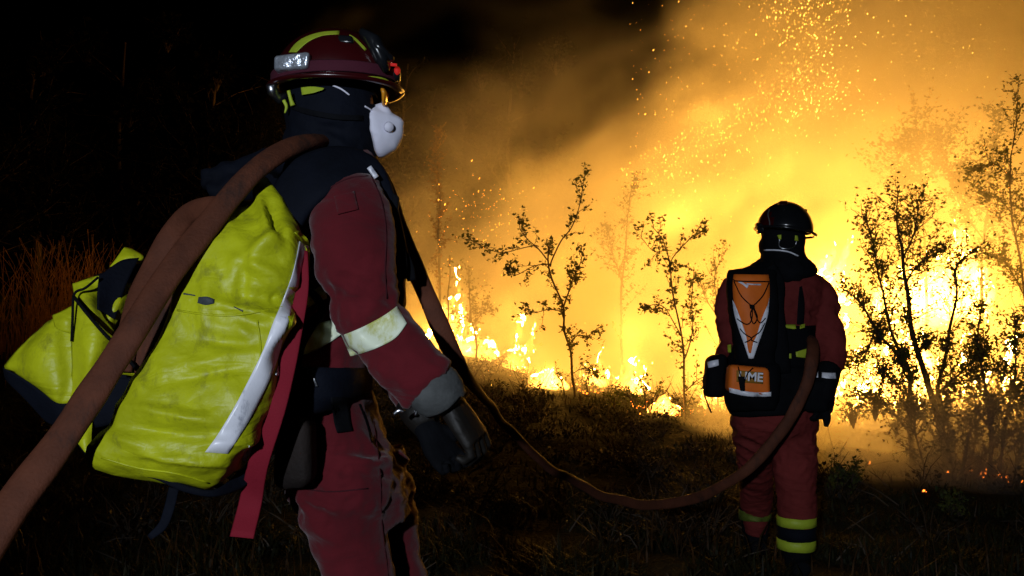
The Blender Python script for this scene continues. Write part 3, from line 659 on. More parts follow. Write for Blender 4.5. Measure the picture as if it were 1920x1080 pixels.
def patch(name, targets, rows, mat, parent=None, off=.003, th=.003, nu=8, span=4, dflt=2.3, dstep=None, lift=0):
    """a strip of cloth laid on a surface; rows (left px, left py, right px, right py); its corners land on the surface"""
    bv = targets if isinstance(targets, BVHTree) else bvh_of(targets)
    R_ = catmull(np.array(rows, float), span) if len(rows) > 2 else np.array([[rows[0][q]+(rows[1][q]-rows[0][q])*i/(span*2) for q in range(4)] for i in range(span*2+1)])
    k = len(R_); D = np.full((k, nu+1), np.nan); DIR = {}
    for i, (lx, ly, rx, ry) in enumerate(R_):
        for j in range(nu+1):
            u = j/nu; dv = (P(lx+(rx-lx)*u, ly+(ry-ly)*u, 1)-EYE).normalized(); DIR[i, j] = dv
            h = bv.ray_cast(EYE, dv)
            if h[0] is not None: D[i, j] = (h[0]-EYE).length
    bad = np.isnan(D)
    if bad.all(): D[:] = dflt
    elif bad.any():
        good = np.argwhere(~bad)
        for i, j in np.argwhere(bad):
            g_ = good[np.argmin((good[:, 0]-i)**2+(good[:, 1]-j)**2)]; D[i, j] = D[g_[0], g_[1]]
    if dstep:
        med = np.median(D); D = np.clip(D, med-dstep, med+dstep)
    V = []
    for s in (0, 1):
        for i in range(k):
            for j in range(nu+1):
                V.append(EYE+DIR[i, j]*(D[i, j]-off-lift*math.sin(math.pi*j/nu)-(th if s == 0 else 0)))
    w = nu+1; N_ = k*w; F = []
    for i in range(k-1):
        for j in range(nu):
            a, b_, c, d_ = i*w+j, i*w+j+1, (i+1)*w+j+1, (i+1)*w+j
            F.append((a, d_, c, b_)); F.append((a+N_, b_+N_, c+N_, d_+N_))
    for i in range(k-1):
        F.append((i*w, i*w+N_, (i+1)*w+N_, (i+1)*w)); F.append((i*w+nu, (i+1)*w+nu, (i+1)*w+nu+N_, i*w+nu+N_))
    for j in range(nu):
        F.append((j, j+1, j+1+N_, j+N_)); q = (k-1)*w; F.append((q+j, q+j+N_, q+j+1+N_, q+j+1))
    o = mesh_obj(name, V, F, mat)
    if parent is not None: keep(o, parent)
    return o
def cord_on(name, targets, pts, rad, mat, parent=None, off=.004):
    bv = targets if isinstance(targets, BVHTree) else bvh_of(targets); w = []; last = None
    for px, py in catmull(np.array(pts, float), 5):
        dv = (P(px, py, 1)-EYE).normalized(); h = bv.ray_cast(EYE, dv)
        if h[0] is not None: last = (h[0]-EYE).length
        if last is None: continue
        w.append(EYE+dv*(last-off))
    V, F = sweep_geo(w, rad, n=6); o = mesh_obj(name, V, F, mat)
    if parent is not None: keep(o, parent)
    return o
def sheet(name, grid, mat, parent=None, th=.003, span=6, rump=0, seed=0):
    """grid rows of (px, py, depth) -> thick smooth sheet"""
    G = np.array(grid, float); A = np.array([catmull(r_, span) for r_ in G]); A = np.array([catmull(A[:, j], span) for j in range(A.shape[1])]).transpose(1, 0, 2)
    k, w, _ = A.shape; V = []
    Pt = np.array([[tuple(P(*A[i, j])) for j in range(w)] for i in range(k)])
    for i in range(k):
        for j in range(w): Pt[i, j, 1] += rump*noise.noise(Vector(Pt[i, j]*9)+Vector((seed, 0, 0)))
    gu = np.gradient(Pt, axis=0); gv = np.gradient(Pt, axis=1); nn = np.cross(gu, gv); nn /= np.linalg.norm(nn, axis=2)[:, :, None]+1e-9
    for s in (0, th): V += [tuple(q) for q in (Pt+nn*s).reshape(-1, 3)]
    N_ = k*w; F = []
    for i in range(k-1):
        for j in range(w-1):
            a, b_, c, d_ = i*w+j, i*w+j+1, (i+1)*w+j+1, (i+1)*w+j; F.append((a, d_, c, b_)); F.append((a+N_, b_+N_, c+N_, d_+N_))
    for i in range(k-1): F.append((i*w, i*w+N_, (i+1)*w+N_, (i+1)*w)); q = w-1; F.append((i*w+q, (i+1)*w+q, (i+1)*w+q+N_, i*w+q+N_))
    for j in range(w-1): F.append((j, j+1, j+1+N_, j+N_)); q = (k-1)*w; F.append((q+j, q+j+N_, q+j+1+N_, q+j+1))
    o = mesh_obj(name, V, F, mat)
    if parent is not None: keep(o, parent)
    return o
def ribbon(name, pts, mat, parent=None, nrm=(0, -1, 0), span=5, thick=.0015, n=10, power=3.2):
    """flat webbing; pts (px, py, depth, half width px)"""
    c = catmull(np.array(pts, float), span); path = [P(a, b, d) for a, b, d, _ in c]; ra = [w*d/FPX for _, _, d, w in c]
    g_ = sweep_geo(path, ra, [thick]*len(ra), normal=nrm, n=n, power=power); o = mesh_obj(name, g_[0], g_[1], mat)
    if parent is not None: keep(o, parent)
    return o
def boxy(name, corners, th, mat, parent=None, bev=.012, seg=3):
    """padded box: 4 (px, py, depth) corners of its face, thickness th behind them"""
    a = [P(*c) for c in corners]; b_ = [q+Vector((0, th, 0)) for q in a]
    o = mesh_obj(name, a+b_, [(0, 3, 2, 1), (4, 5, 6, 7), (0, 1, 5, 4), (1, 2, 6, 5), (2, 3, 7, 6), (3, 0, 4, 7)], mat)
    m = o.modifiers.new('b', 'BEVEL'); m.width = bev; m.segments = seg; m.limit_method = 'NONE'; apply_mods(o)
    o.data.polygons.foreach_set('use_smooth', [True]*len(o.data.polygons))
    if parent is not None: keep(o, parent)
    return o
def hand(name, wrist, along, palm, across, mat, parent, size=.19, curl=(55, 60, 62, 66), thumb=40, flip=1, cuff=None):
    """glove: five separate bent fingers; along wrist->knuckles, palm = the way the fingers close"""
    al = Vector(along).normalized(); pl = Vector(palm); pl = (pl-al*pl.dot(al)).normalized(); ac = al.cross(pl).normalized()*flip
    g_ = Geo(); s = size/.19; W = Vector(wrist)
    def q(x, y, z): return W+ac*x*s+al*y*s+pl*z*s
    g_.add(sweep_geo([q(0, -.02, 0), q(0, .02, 0), q(.003, .055, 0), q(.004, .095, .004)], [.030*s, .036*s, .043*s, .043*s], [.024*s, .022*s, .019*s, .016*s], normal=tuple(pl), n=14, power=2.6))
    for i, (x, ln) in enumerate(((-.032, .078), (-.011, .088), (.012, .082), (.034, .064))):
        c = math.radians(curl[i]); p = Vector((x, .088, .002)); a = c*.35; pts = [Vector((x*.9, .055, 0)), p.copy()]
        for seg, f in enumerate((.42, .32, .26)):
            a2 = a+c*seg*.85; p = p+Vector((x*.12*f, math.cos(a2)*ln*f, math.sin(a2)*ln*f)); pts.append(p.copy())
        g_.add(sweep_geo([q(*t) for t in pts], [.0115*s, .0115*s, .0108*s, .0098*s, .0075*s], normal=tuple(ac), n=10))
    th_ = math.radians(thumb); pts = [(-.022, .02, .004), (-.045, .045, .012), (-.052, .075, .012+.030*math.sin(th_)), (-.044, .100, .012+.050*math.sin(th_))]
    g_.add(sweep_geo([q(*t) for t in pts], [.014*s, .0135*s, .012*s, .009*s], normal=tuple(al), n=10))
    o = g_.obj(name, mat); remesh(o, .0035, 2)
    return keep(o, parent)

# ================================================================== the near firefighter
D1 = 2.42
root1 = empty('person', (P(700, 1480, D1).x, D1, ground_z(P(700, 1480, D1).x, D1)))
tag(root1, 'firefighter in a red suit, red helmet and white mask, walking with the yellow bag', 'person')
g = Geo()
g.add(rows_loft([(556, 250, 690, 262, 2.45, .060), (548, 290, 700, 292, 2.45, .09), (550, 318, 712, 318, 2.45, .17), (552, 350, 728, 352, 2.44, .215), (556, 410, 738, 410, 2.44, .21),
    (560, 480, 735, 480, 2.44, .185), (562, 560, 722, 560, 2.44, .17), (560, 640, 702, 640, 2.44, .165), (556, 700, 692, 700, 2.44, .165), (554, 760, 700, 750, 2.44, .17),
    (548, 830, 722, 820, 2.44, .175), (541, 890, 745, 880, 2.44, .175), (548, 935, 762, 925, 2.44, .16), (590, 985, 765, 975, 2.44, .13)], n=28))
g.add(ball(P(624, 205, 2.45), .100, .078, .115))                                       # head
g.add(ball(P(650, 245, 2.45), .062, .055, .070))                                       # jaw
g.add(ball(P(700, 216, 2.45), .013, .012, .018))                                       # nose
g.add(limb([(640, 345, 2.30, 46), (655, 385, 2.22, 72), (662, 450, 2.17, 80), (668, 515, 2.15, 73), (683, 572, 2.15, 65), (712, 620, 2.15, 59), (748, 666, 2.13, 60), (782, 702, 2.12, 60), (802, 722, 2.12, 62), (806, 726, 2.12, 58)], squash=.78, n=22))
g.add(limb([(660, 345, 2.62, 50), (690, 420, 2.66, 60), (705, 520, 2.66, 56), (712, 600, 2.63, 50), (745, 690, 2.58, 42), (785, 770, 2.50, 34), (805, 812, 2.46, 26)], squash=.85, n=18))
g.add(limb([(640, 860, 2.36, 92), (642, 940, 2.35, 92), (655, 1010, 2.35, 72), (678, 1090, 2.35, 66), (698, 1160, 2.36, 62), (690, 1260, 2.40, 54), (672, 1360, 2.44, 46), (664, 1440, 2.46, 38), (664, 1475, 2.46, 38)], squash=.95, n=22))
g.add(limb([(680, 860, 2.54, 84), (702, 950, 2.55, 78), (722, 1030, 2.55, 66), (745, 1110, 2.54, 62), (775, 1190, 2.52, 56), (792, 1290, 2.50, 48), (800, 1390, 2.50, 40), (802, 1450, 2.50, 34)], squash=.95, n=22))
body1 = g.obj('body', [M_red, M_skin]); remesh(body1, .0085, 4)
def w1(x, y, z):
    px = 960+x/y*FPX; w = .55
    zz = CAM_H
    w += 1.3*math.exp(-((z-.80)/.10)**2)*(1 if x < -.25 else .4)    # seat creases
    w += 1.0*math.exp(-((z-1.20)/.08)**2)+.5*math.exp(-((z-1.06)/.06)**2)+.7*math.exp(-((z-1.50)/.06)**2)
    if z > 1.28 and x > -.42: w *= .6
    if z > 1.58: w = .0
    return w
rumple(body1, .015, w1, seed=3, big=.2)
zc = P(0, 250, 2.45).z
body1.data.polygons.foreach_set('material_index', [1 if p.center.z > zc else 0 for p in body1.data.polygons])
keep(body1, root1)

# balaclava and collar
g = Geo(); g.add(ball(P(622, 212, 2.45), .118, .098, .128)); g.add(ball(P(650, 252, 2.45), .078, .070, .078))
g.add(rows_loft([(545, 205, 700, 215, 2.45, .085), (536, 250, 698, 262, 2.45, .088), (528, 288, 706, 298, 2.45, .10), (500, 315, 712, 318, 2.45, .15), (530, 340, 700, 335, 2.45, .15)], n=26))
bal = g.obj('balaclava', M_navy); remesh(bal, .008, 3); rumple(bal, .012, lambda x, y, z: 1.2 if z < 1.63 else .3, seed=8)
cut = P(700, 222, 2.45)
import bmesh
bm = bmesh.new(); bm.from_mesh(bal.data)
eye_lo, eye_hi, ex = P(0, 202, 2.45).z, P(0, 182, 2.45).z, P(700, 0, 2.45).x
bmesh.ops.delete(bm, geom=[f for f in bm.faces if eye_lo < f.calc_center_median().z < eye_hi and f.calc_center_median().x > ex], context='FACES')
bm.to_mesh(bal.data); bm.free(); keep(bal, root1)

# helmet
HC = P(630, 150, 2.43)
g = Geo(); hv, hf = ball(HC, .148, .128, .122, nu=40, nv=16, z0=0.0, tilt=.05)
hv = [tuple(v) for v in hv]; g.V += hv; g.F += hf[:-1]
k = len(g.V)-40
ring = []
for j in range(40):
    a = 2*math.pi*j/40; ring.append((HC.x+math.cos(a)*.150, HC.y+math.sin(a)*.129, HC.z-.028-.012*math.cos(a+math.pi)*0))
o_ = len(g.V); g.V += ring; g.F += [(k+j, o_+j, o_+(j+1) % 40, k+(j+1) % 40) for j in range(40)]
helmet = g.obj('helmet', M_helm); m = helmet.modifiers.new('s', 'SOLIDIFY'); m.thickness = .006; m.offset = -1; apply_mods(helmet)
bvH = bvh_of([helmet])
keep(helmet, root1)
def ring_path(dx, dy, dz, n=48, tilt=0., c=HC, cut=None):
    out = []
    for j in range(n+1):
        a = 2*math.pi*j/n; out.append(Vector((c.x+math.cos(a)*dx, c.y+math.sin(a)*dy, c.z+dz+tilt*math.cos(a))))
    return out
def hchild(name, geo, mat): return keep(mesh_obj(name, geo[0], geo[1], mat), helmet)
hc_ = lambda o: keep(o, helmet) if False else o
# parts of the helmet keep world coordinates: parent them straight to the helmet mesh
def sub(o, parent):
    o.parent = parent; o.matrix_parent_inverse = Matrix.Identity(4); return o
rim = mesh_obj('rim', *sweep_geo(ring_path(.158, .136, -.026, tilt=-.002), .010, .006, normal=(0, 0, 1), n=8), M_helm); sub(rim, helmet)
band = mesh_obj('head_band', *sweep_geo(ring_path(.155, .134, -.002, tilt=.003), .0022, .014, normal=(0, 0, 1), n=8, power=3), M_band); sub(band, helmet)
p_ = patch('stripe', bvH, [(541, 98, 556, 98), (551, 84, 566, 88), (566, 72, 577, 79), (585, 64, 592, 71), (607, 59, 609, 66), (636, 57, 636, 64)], M_limedark, off=.001, th=.001); sub(p_, helmet)
p_ = patch('stripe', bvH, [(655, 64, 655, 68), (668, 72, 666, 76), (688, 92, 684, 95)], M_limedark, off=.001, th=.001); sub(p_, helmet)
p_ = patch('stripe', bvH, [(560, 142, 553, 153), (580, 141, 572, 153), (598, 141, 588, 152)], M_limedark, off=.008, th=.001); sub(p_, helmet)
p_ = patch('stripe', bvH, [(675, 143, 682, 149), (700, 143, 700, 152), (722, 147, 718, 156), (740, 160, 737, 165)], M_limedark, off=.008, th=.001); sub(p_, helmet)
sub(boxy('vent', [(632, 64, 2.335), (660, 66, 2.335), (663, 80, 2.325), (634, 79, 2.325)], .05, M_helmblack, bev=.006), helmet)
g = Geo(); g.add(sweep_geo([P(690, 74, 2.38), P(704, 84, 2.37), P(716, 110, 2.37), P(722, 126, 2.38)], [.016, .022, .022, .015], [.05]*4, n=10)); g.add(limb([(694, 70, 2.34, 7), (712, 90, 2.33, 8), (735, 112, 2.36, 7)]))
sub(g.obj('visor_mount', M_helmblack), helmet)
bx = boxy('battery_pack', [(512, 104, 2.31), (579, 96, 2.285), (577, 127, 2.285), (512, 131, 2.31)], .07, M_foil, bev=.008); rumple(bx, .004, seed=1); sub(bx, helmet)
g = Geo(); c = P(738, 139, 2.40); g.add(sweep_geo([c+Vector((-.02, 0, 0)), c+Vector((.0, 0, 0)), c+Vector((.016, 0, 0))], [.018, .02, .017], n=14)); hl = g.obj('head_lamp', M_helmblack); sub(hl, helmet)
g = Geo(); g.add(ball(c+Vector((.010, -.014, .004)), .008, .009, .011)); g.add(limb([(722, 120, 2.36, 3), (744, 122, 2.36, 3)])); sub(g.obj('red_light', M_ledred), helmet)
nk = mesh_obj('nape_guard', *sweep_geo([P(508, 158, 2.35), P(512, 172, 2.36), P(522, 184, 2.38), P(536, 180, 2.40)], [.012, .014, .014, .01], [.012]*4, n=8), M_metal); sub(nk, helmet)
# straps of helmet and mask
keep(patch('chin_strap', [bal], [(564, 164, 566, 178), (585, 162, 588, 174), (608, 165, 606, 168)], M_limedark, off=.012, th=.003), root1)
keep(mesh_obj('chin_strap', *limb([(541, 170, 2.36, 3.5), (545, 186, 2.36, 3.5), (549, 198, 2.36, 5)]), M_limedark), root1)
keep(mesh_obj('chin_strap', *limb([(532, 188, 2.37, 3.5), (537, 200, 2.37, 3), (534, 212, 2.37, 1.5)]), M_limedark), root1)
cord_on('mask_strap', [bal], [(624, 160), (640, 167), (655, 178)], .0022, M_white, root1)
cord_on('mask_strap', [bal], [(684, 199), (694, 205), (703, 211)], .0022, M_white, root1)
patch('hood_strap', [bal], [(545, 194, 545, 204), (580, 205, 578, 215), (630, 214, 630, 224), (680, 216, 680, 226)], M_black, root1, off=.004, th=.003)
# white mask
g = Geo(); rows = []
for px, py0, py1, t in ((697, 205, 268, .055), (705, 200, 292, .058), (716, 203, 296, .054), (728, 208, 290, .046), (742, 214, 280, .034), (752, 220, 264, .020), (757, 228, 250, .006)):
    rows.append((px, py0, px+2, py1, 2.45, t))
g.add(rows_loft(rows, n=28, power=2.1)); g.add(limb([(706, 205, 2.44, 9), (718, 203, 2.43, 10), (729, 214, 2.43, 8)]))
mask = g.obj('mask', M_white); remesh(mask, .004, 3); rumple(mask, .0035, seed=14)
bvM = bvh_of([mask]); keep(mask, root1)
v_ = mesh_obj('valve', *sweep_geo([P(729, 238, 2.402), P(730, 238, 2.398)], [.0125, .011], normal=(0, 0, 1), n=18), M_white); sub(v_, mask)
0 and sub(patch('fold_line', bvM, [(741, 258, 743, 260), (732, 270, 734, 272), (722, 278, 724, 280)], M_metal, off=.0005, th=.0008), mask)
gl = mesh_obj('goggles', *sweep_geo([P(716, 162, 2.41), P(722, 178, 2.41), P(720, 198, 2.41)], [.006, .008, .004], [.03, .035, .02], normal=(0, -1, 0), n=12), M_firelens); keep(gl, root1)

# gloves and cuffs
cf = mesh_obj('glove_cuff', *sweep_geo([P(790, 708, 2.12), P(804, 722, 2.12), P(815, 732, 2.12), P(826, 744, 2.13), P(834, 754, 2.14), P(838, 760, 2.14), P(840, 763, 2.14)], [.050, .058, .060, .058, .052, .052, .040], [.044, .048, .050, .048, .046, .047, .036], n=28), M_grey)
rumple(cf, .006, seed=5); keep(cf, root1)
hand('glove', P(840, 752, 2.15), (.62, .02, -.78), (-.75, .45, -.4), None, M_glove, root1, size=.205, curl=(58, 64, 70, 76), flip=-1)
cf = mesh_obj('glove_cuff', *sweep_geo([P(776, 755, 2.50), P(788, 780, 2.48), P(800, 802, 2.46)], [.05, .046, .036], n=20), M_glove); rumple(cf, .008, seed=6); keep(cf, root1)
hand('glove', P(800, 800, 2.46), (.55, -.1, -.80), (.6, -.6, -.2), None, M_black, root1, size=.195, curl=(60, 64, 66, 70))
# boots under the frame
for (a, b, d) in ((664, 1440, 2.46), (804, 1432, 2.50)):
    g = Geo(); f0 = P(a, b, d); gz = ground_z(f0.x, f0.y)
    g.add(sweep_geo([(f0.x, f0.y, gz+.34), (f0.x, f0.y, gz+.2), (f0.x, f0.y, gz+.10), (f0.x+.01, f0.y, gz+.04)], [.07, .065, .062, .06], n=14))
    g.add(sweep_geo([(f0.x-.08, f0.y, gz+.045), (f0.x, f0.y, gz+.055), (f0.x+.12, f0.y, gz+.05), (f0.x+.21, f0.y, gz+.035)], [.042, .05, .052, .035], [.045, .055, .045, .03], normal=(0, 0, 1), n=14))
    o = g.obj('boot', M_black); remesh(o, .009, 2); keep(o, root1)

# jacket bands seen between the straps and the arm, and the bright cuff band on the sleeve
keep(patch('reflective_band', [body1], [(640, 629, 657, 668), (664, 620, 683, 661), (692, 607, 712, 650), (722, 590, 742, 633), (744, 574, 763, 606)], M_lime, off=.003, th=.002, nu=8, span=5, dstep=.10), root1)
keep(patch('reflective_band', [body1], [(556, 560, 560, 590), (580, 548, 584, 573), (600, 537, 604, 563), (612, 536, 613, 560)], M_lime, off=.035, th=.002, dstep=.04), root1)
keep(patch('reflective_band', [body1], [(560, 628, 560, 668), (585, 612, 585, 660), (608, 603, 612, 646), (624, 600, 640, 627)], M_lime, off=.006, th=.002, dstep=.04), root1)
M_seam = material('seam_thread', (.045, .004, .008), rough=.9, bump=0)
keep(patch('sleeve_pocket', [body1], [(626, 368, 664, 358), (630, 386, 668, 376), (633, 402, 672, 392)], M_red, off=.002, th=.005, nu=6), root1)
keep(cord_on('seam', [body1], [(696, 330), (716, 380), (724, 440), (722, 510), (726, 560)], .0016, M_seam, off=.0008), root1)
keep(cord_on('seam', [body1], [(600, 372), (622, 350), (656, 334), (690, 330)], .0016, M_seam, off=.0008), root1)
keep(cord_on('seam', [body1], [(556, 915), (620, 922), (690, 916)], .0016, M_seam, off=.0008), root1)
keep(cord_on('seam', [body1], [(700, 790), (712, 880), (716, 980), (728, 1080)], .0016, M_seam, off=.0008), root1)
keep(cord_on('seam', [body1], [(795, 760), (818, 742), (836, 715), (838, 690)], .002, M_seam, off=.0008), root1)
# belt, tail, pocket, trouser zip
g = Geo(); g.add(rows_loft([(536, 684, 690, 690, 2.40, .20), (528, 705, 694, 706, 2.40, .215), (520, 745, 692, 738, 2.40, .215), (518, 778, 668, 756, 2.40, .21), (528, 802, 622, 775, 2.40, .20)], n=30))
o = g.obj('hip_belt', M_navy); rumple(o, .009, seed=9); belt1 = o; keep(o, root1)
keep(patch('belt_tail', [body1, belt1], [(620, 745, 652, 745), (626, 790, 656, 786), (632, 812, 661, 808)], M_black, off=.006, th=.004, dflt=2.2), root1)
keep(patch('belt_buckle', [belt1], [(586, 708, 590, 709), (592, 726, 596, 725)], M_metal, off=.003, th=.003), root1)
keep(mesh_obj('belt_clip', *limb([(738, 777, 2.3, 4), (748, 770, 2.3, 5), (758, 772, 2.3, 3)]), M_metal), root1)
keep(mesh_obj('belt_clip', *limb([(776, 756, 2.26, 4), (781, 768, 2.26, 4), (779, 779, 2.26, 3)]), M_metal), root1)
keep(patch('trouser_zip', [body1], [(672, 758, 676, 757), (685, 790, 689, 789), (696, 830, 700, 829)], M_black, off=.001, th=.002), root1)
ph = boxy('hip_pouch', [(512, 788, 2.16), (576, 782, 2.14), (580, 918, 2.14), (506, 922, 2.17)], .12, material('brown_black_canvas', (.012, .0075, .006), rough=.8, var=.5, vscale=5, bump=.4), bev=.03, seg=5); rumple(ph, .006, seed=2); keep(ph, root1)

# ================================================================== harness on the near firefighter (belongs to the bag)
bag = empty('yellow_backpack', tuple(P(400, 700, 2.3))); tag(bag, 'open yellow tarpaulin hose bag with a silver stripe on the near firefighter', 'backpack')
g = Geo(); g.add(rows_loft([(470, 326, 505, 328, 2.22, .008), (474, 352, 518, 350, 2.20, .016), (474, 380, 532, 376, 2.19, .03), (408, 398, 546, 402, 2.18, .05), (384, 424, 558, 426, 2.16, .075), (370, 452, 572, 452, 2.15, .09),
    (358, 490, 576, 480, 2.14, .10), (344, 540, 566, 535, 2.13, .105), (328, 590, 553, 592, 2.12, .11), (300, 655, 540, 650, 2.10, .115), (272, 702, 528, 705, 2.08, .12), (240, 745, 512, 755, 2.06, .12),
    (205, 800, 488, 815, 2.05, .12), (180, 850, 458, 862, 2.04, .11), (188, 872, 425, 896, 2.04, .08), (290, 896, 392, 916, 2.05, .04)], n=52, power=4.0, span=7))
main_bag = g.obj('bag_panel', M_yellow); remesh(main_bag, .0075, 2)
def wb(x, y, z): return 1.0
def buckle(o):
    """large dents and sharp folds of stiff tarpaulin"""
    me = o.data; n = len(me.vertices); co = np.empty(n*3, np.float32); me.vertices.foreach_get('co', co); co = co.reshape(-1, 3)
    nm = np.empty(n*3, np.float32); me.vertices.foreach_get('normal', nm); nm = nm.reshape(-1, 3)
    F_ = [(505, 455, 42, 17, -.5, .022), (530, 560, 70, 16, .1, -.022), (470, 585, 60, 10, .25, .016), (430, 640, 60, 14, .1, -.012), (390, 560, 16, 60, .1, .010), (455, 520, 12, 60, .15, -.010), (520, 615, 14, 60, .5, .018),
          (340, 780, 80, 10, .2, .014), (300, 810, 70, 9, .15, -.012), (420, 830, 60, 10, -.1, .012), (250, 830, 50, 12, .3, .012), (380, 700, 70, 12, -.2, -.010), (495, 400, 10, 34, -.2, .018), (515, 420, 8, 40, -.45, -.016), (330, 860, 90, 7, .12, .014), (480, 500, 40, 12, .3, .012)]
    for i in range(n):
        x, y, z = co[i]; v = Vector((x, y, z))-EYE; d = v.dot(FW); px = 960+v.x/d*FPX; py = 540-v.dot(UP)/d*FPX; q = 0
        for fx, fy, a, b, rot, amp in F_:
            u, w = px-fx, py-fy; c, s = math.cos(rot), math.sin(rot); u, w = (u*c+w*s)/a, (-u*s+w*c)/b; e = u*u+w*w
            if e < 9: q += 1.35*amp*math.exp(-e)
        q += .014*(.2-abs(noise.noise(Vector((x*7, y*7, z*11)))))+.0025*noise.noise(Vector((x*28, y*28, z*28)))+.010*(.18-abs(noise.noise(Vector((x*15+z*9, y*8, z*6)))))
        co[i] += nm[i]*q
    me.vertices.foreach_set('co', co.ravel()); me.update()
buckle(main_bag); bvB = bvh_of([main_bag]); keep(main_bag, bag)
keep(patch('silver_stripe', bvB, [(561, 452, 579, 462), (556, 480, 569, 486), (546, 520, 561, 525), (527, 570, 549, 576), (510, 610, 533, 628), (494, 655, 521, 672), (470, 705, 502, 720), (440, 762, 472, 780), (410, 812, 446, 822), (384, 848, 427, 851)], M_silver, off=.002, th=.002, nu=6, span=4), bag)
keep(patch('seam_welt', bvB, [(552, 436, 560, 432), (566, 452, 578, 450), (574, 470, 582, 474), (566, 520, 572, 522), (556, 570, 561, 572), (545, 610, 550, 612)], M_yellow, off=.003, th=.004, nu=3), bag)
for rr_ in ([(332, 582), (390, 590), (450, 590), (548, 572)], [(482, 600), (488, 660), (470, 740), (432, 830)], [(190, 858), (260, 878), (330, 888), (392, 906)]):
    keep(cord_on('seam', bvB, rr_, .0022, M_yellow, off=.0005), bag)
M_marks = material('scuff_print', (.05, .06, .07), rough=.7, var=.4, vscale=60)
for rr in ([(372, 557, 370, 568), (388, 556, 385, 572), (402, 561, 401, 569)], [(344, 549, 343, 552), (366, 553, 366, 555)], [(438, 574, 438, 576), (456, 582, 455, 585)]):
    keep(patch('printed_mark', bvB, rr, M_marks, off=.0008, th=.0008, nu=3, span=3), bag)
# back shell and flaps
g = Geo(); g.add(rows_loft([(205, 505, 330, 480, 2.36, .05), (170, 545, 340, 520, 2.36, .09), (150, 600, 345, 600, 2.34, .11), (140, 680, 335, 680, 2.31, .12), (150, 760, 330, 760, 2.28, .12), (155, 815, 330, 830, 2.24, .11), (190, 868, 380, 880, 2.2, .10), (260, 895, 430, 912, 2.18, .06)], n=34, power=2.8))
o = g.obj('bag_lining', M_navy); rumple(o, .014, seed=12); keep(o, bag)
(sheet('flap', [[(60, 628, 2.22), (85, 607, 2.2), (103, 598, 2.19), (122, 588, 2.2), (142, 580, 2.2)], [(8, 683, 2.2), (55, 660, 2.16), (95, 650, 2.15), (125, 650, 2.17), (160, 640, 2.18)],
     [(20, 694, 2.2), (60, 712, 2.14), (100, 715, 2.13), (135, 715, 2.16), (170, 700, 2.17)], [(32, 703, 2.2), (72, 730, 2.17), (102, 750, 2.15), (122, 756, 2.16), (152, 752, 2.17)]], M_yellow, bag, rump=.03, seed=1), )
(sheet('flap', [[(136, 532, 2.2), (150, 528, 2.19), (168, 521, 2.2), (184, 517, 2.2)], [(140, 556, 2.19), (154, 556, 2.17), (168, 560, 2.17), (180, 562, 2.19)], [(138, 580, 2.18), (155, 590, 2.15), (172, 590, 2.14), (192, 594, 2.16)],
     [(137, 640, 2.16), (160, 645, 2.12), (185, 640, 2.12), (216, 634, 2.16)], [(138, 700, 2.16), (155, 700, 2.12), (172, 696, 2.12), (190, 690, 2.15)], [(130, 752, 2.16), (140, 754, 2.14), (152, 752, 2.14), (160, 742, 2.16)]], M_yellow, bag, rump=.02, seed=3))
(sheet('flap', [[(100, 592, 2.2), (116, 586, 2.19), (138, 574, 2.2)], [(103, 604, 2.18), (122, 602, 2.17), (142, 598, 2.18)], [(106, 614, 2.18), (122, 622, 2.17), (142, 628, 2.18)]], M_yellow, bag, rump=.01, seed=6))
(sheet('flap', [[(236, 465, 2.3), (240, 466, 2.3), (246, 468, 2.3)], [(222, 484, 2.27), (240, 482, 2.26), (268, 481, 2.28)], [(207, 501, 2.27), (230, 498, 2.26), (262, 494, 2.28)]], M_yellow, bag, rump=.008, seed=9))
(sheet('flap', [[(222, 532, 2.24), (234, 531, 2.24), (246, 532, 2.26)], [(208, 565, 2.2), (222, 566, 2.19), (238, 568, 2.22)], [(192, 598, 2.19), (202, 606, 2.18), (212, 616, 2.2)]], M_yellow, bag, rump=.008, seed=10))
(sheet('flap', [[(235, 672, 2.12), (255, 690, 2.12), (272, 702, 2.12)], [(225, 690, 2.11), (245, 697, 2.11), (268, 704, 2.12)], [(214, 700, 2.12), (235, 701, 2.12), (262, 706, 2.12)]], M_yellow, bag, rump=.005, seed=11))
(sheet('flap', [[(150, 800, 2.1), (160, 796, 2.09), (172, 780, 2.1)], [(144, 822, 2.08), (158, 826, 2.07), (170, 822, 2.08)], [(150, 832, 2.08), (162, 846, 2.07), (172, 852, 2.08)], [(162, 840, 2.08), (170, 852, 2.07), (176, 858, 2.08)]], M_yellow, bag, rump=.008, seed=12))
(sheet('lining_flap', [[(8, 688, 2.26), (60, 720, 2.24), (110, 750, 2.24), (150, 752, 2.24)], [(15, 715, 2.27), (65, 755, 2.26), (115, 780, 2.25), (160, 790, 2.24)], [(55, 745, 2.28), (90, 790, 2.27), (120, 800, 2.26), (155, 806, 2.25)]], M_navy, bag, rump=.02, seed=13))
(sheet('lining_flap', [[(184, 518, 2.19), (225, 490, 2.23), (262, 484, 2.25)], [(182, 545, 2.17), (210, 530, 2.2), (240, 528, 2.22)], [(182, 580, 2.15), (200, 590, 2.17), (215, 600, 2.18)]], M_navy, bag, rump=.01, seed=14))
(sheet('lining_flap', [[(140, 745, 2.13), (165, 722, 2.11), (200, 712, 2.1), (268, 706, 2.11)], [(125, 760, 2.13), (165, 760, 2.11), (200, 755, 2.1), (248, 745, 2.1)], [(125, 790, 2.14), (160, 800, 2.12), (190, 800, 2.11), (222, 790, 2.1)]], M_navy, bag, rump=.015, seed=15))
keep(mesh_obj('hem_cord', *sweep_geo([P(*q) for q in catmull(np.array([(138, 556, 2.15), (165, 590, 2.11), (195, 625, 2.10), (225, 655, 2.1), (262, 700, 2.08)]), 5)], .004, n=6), M_black), bag)
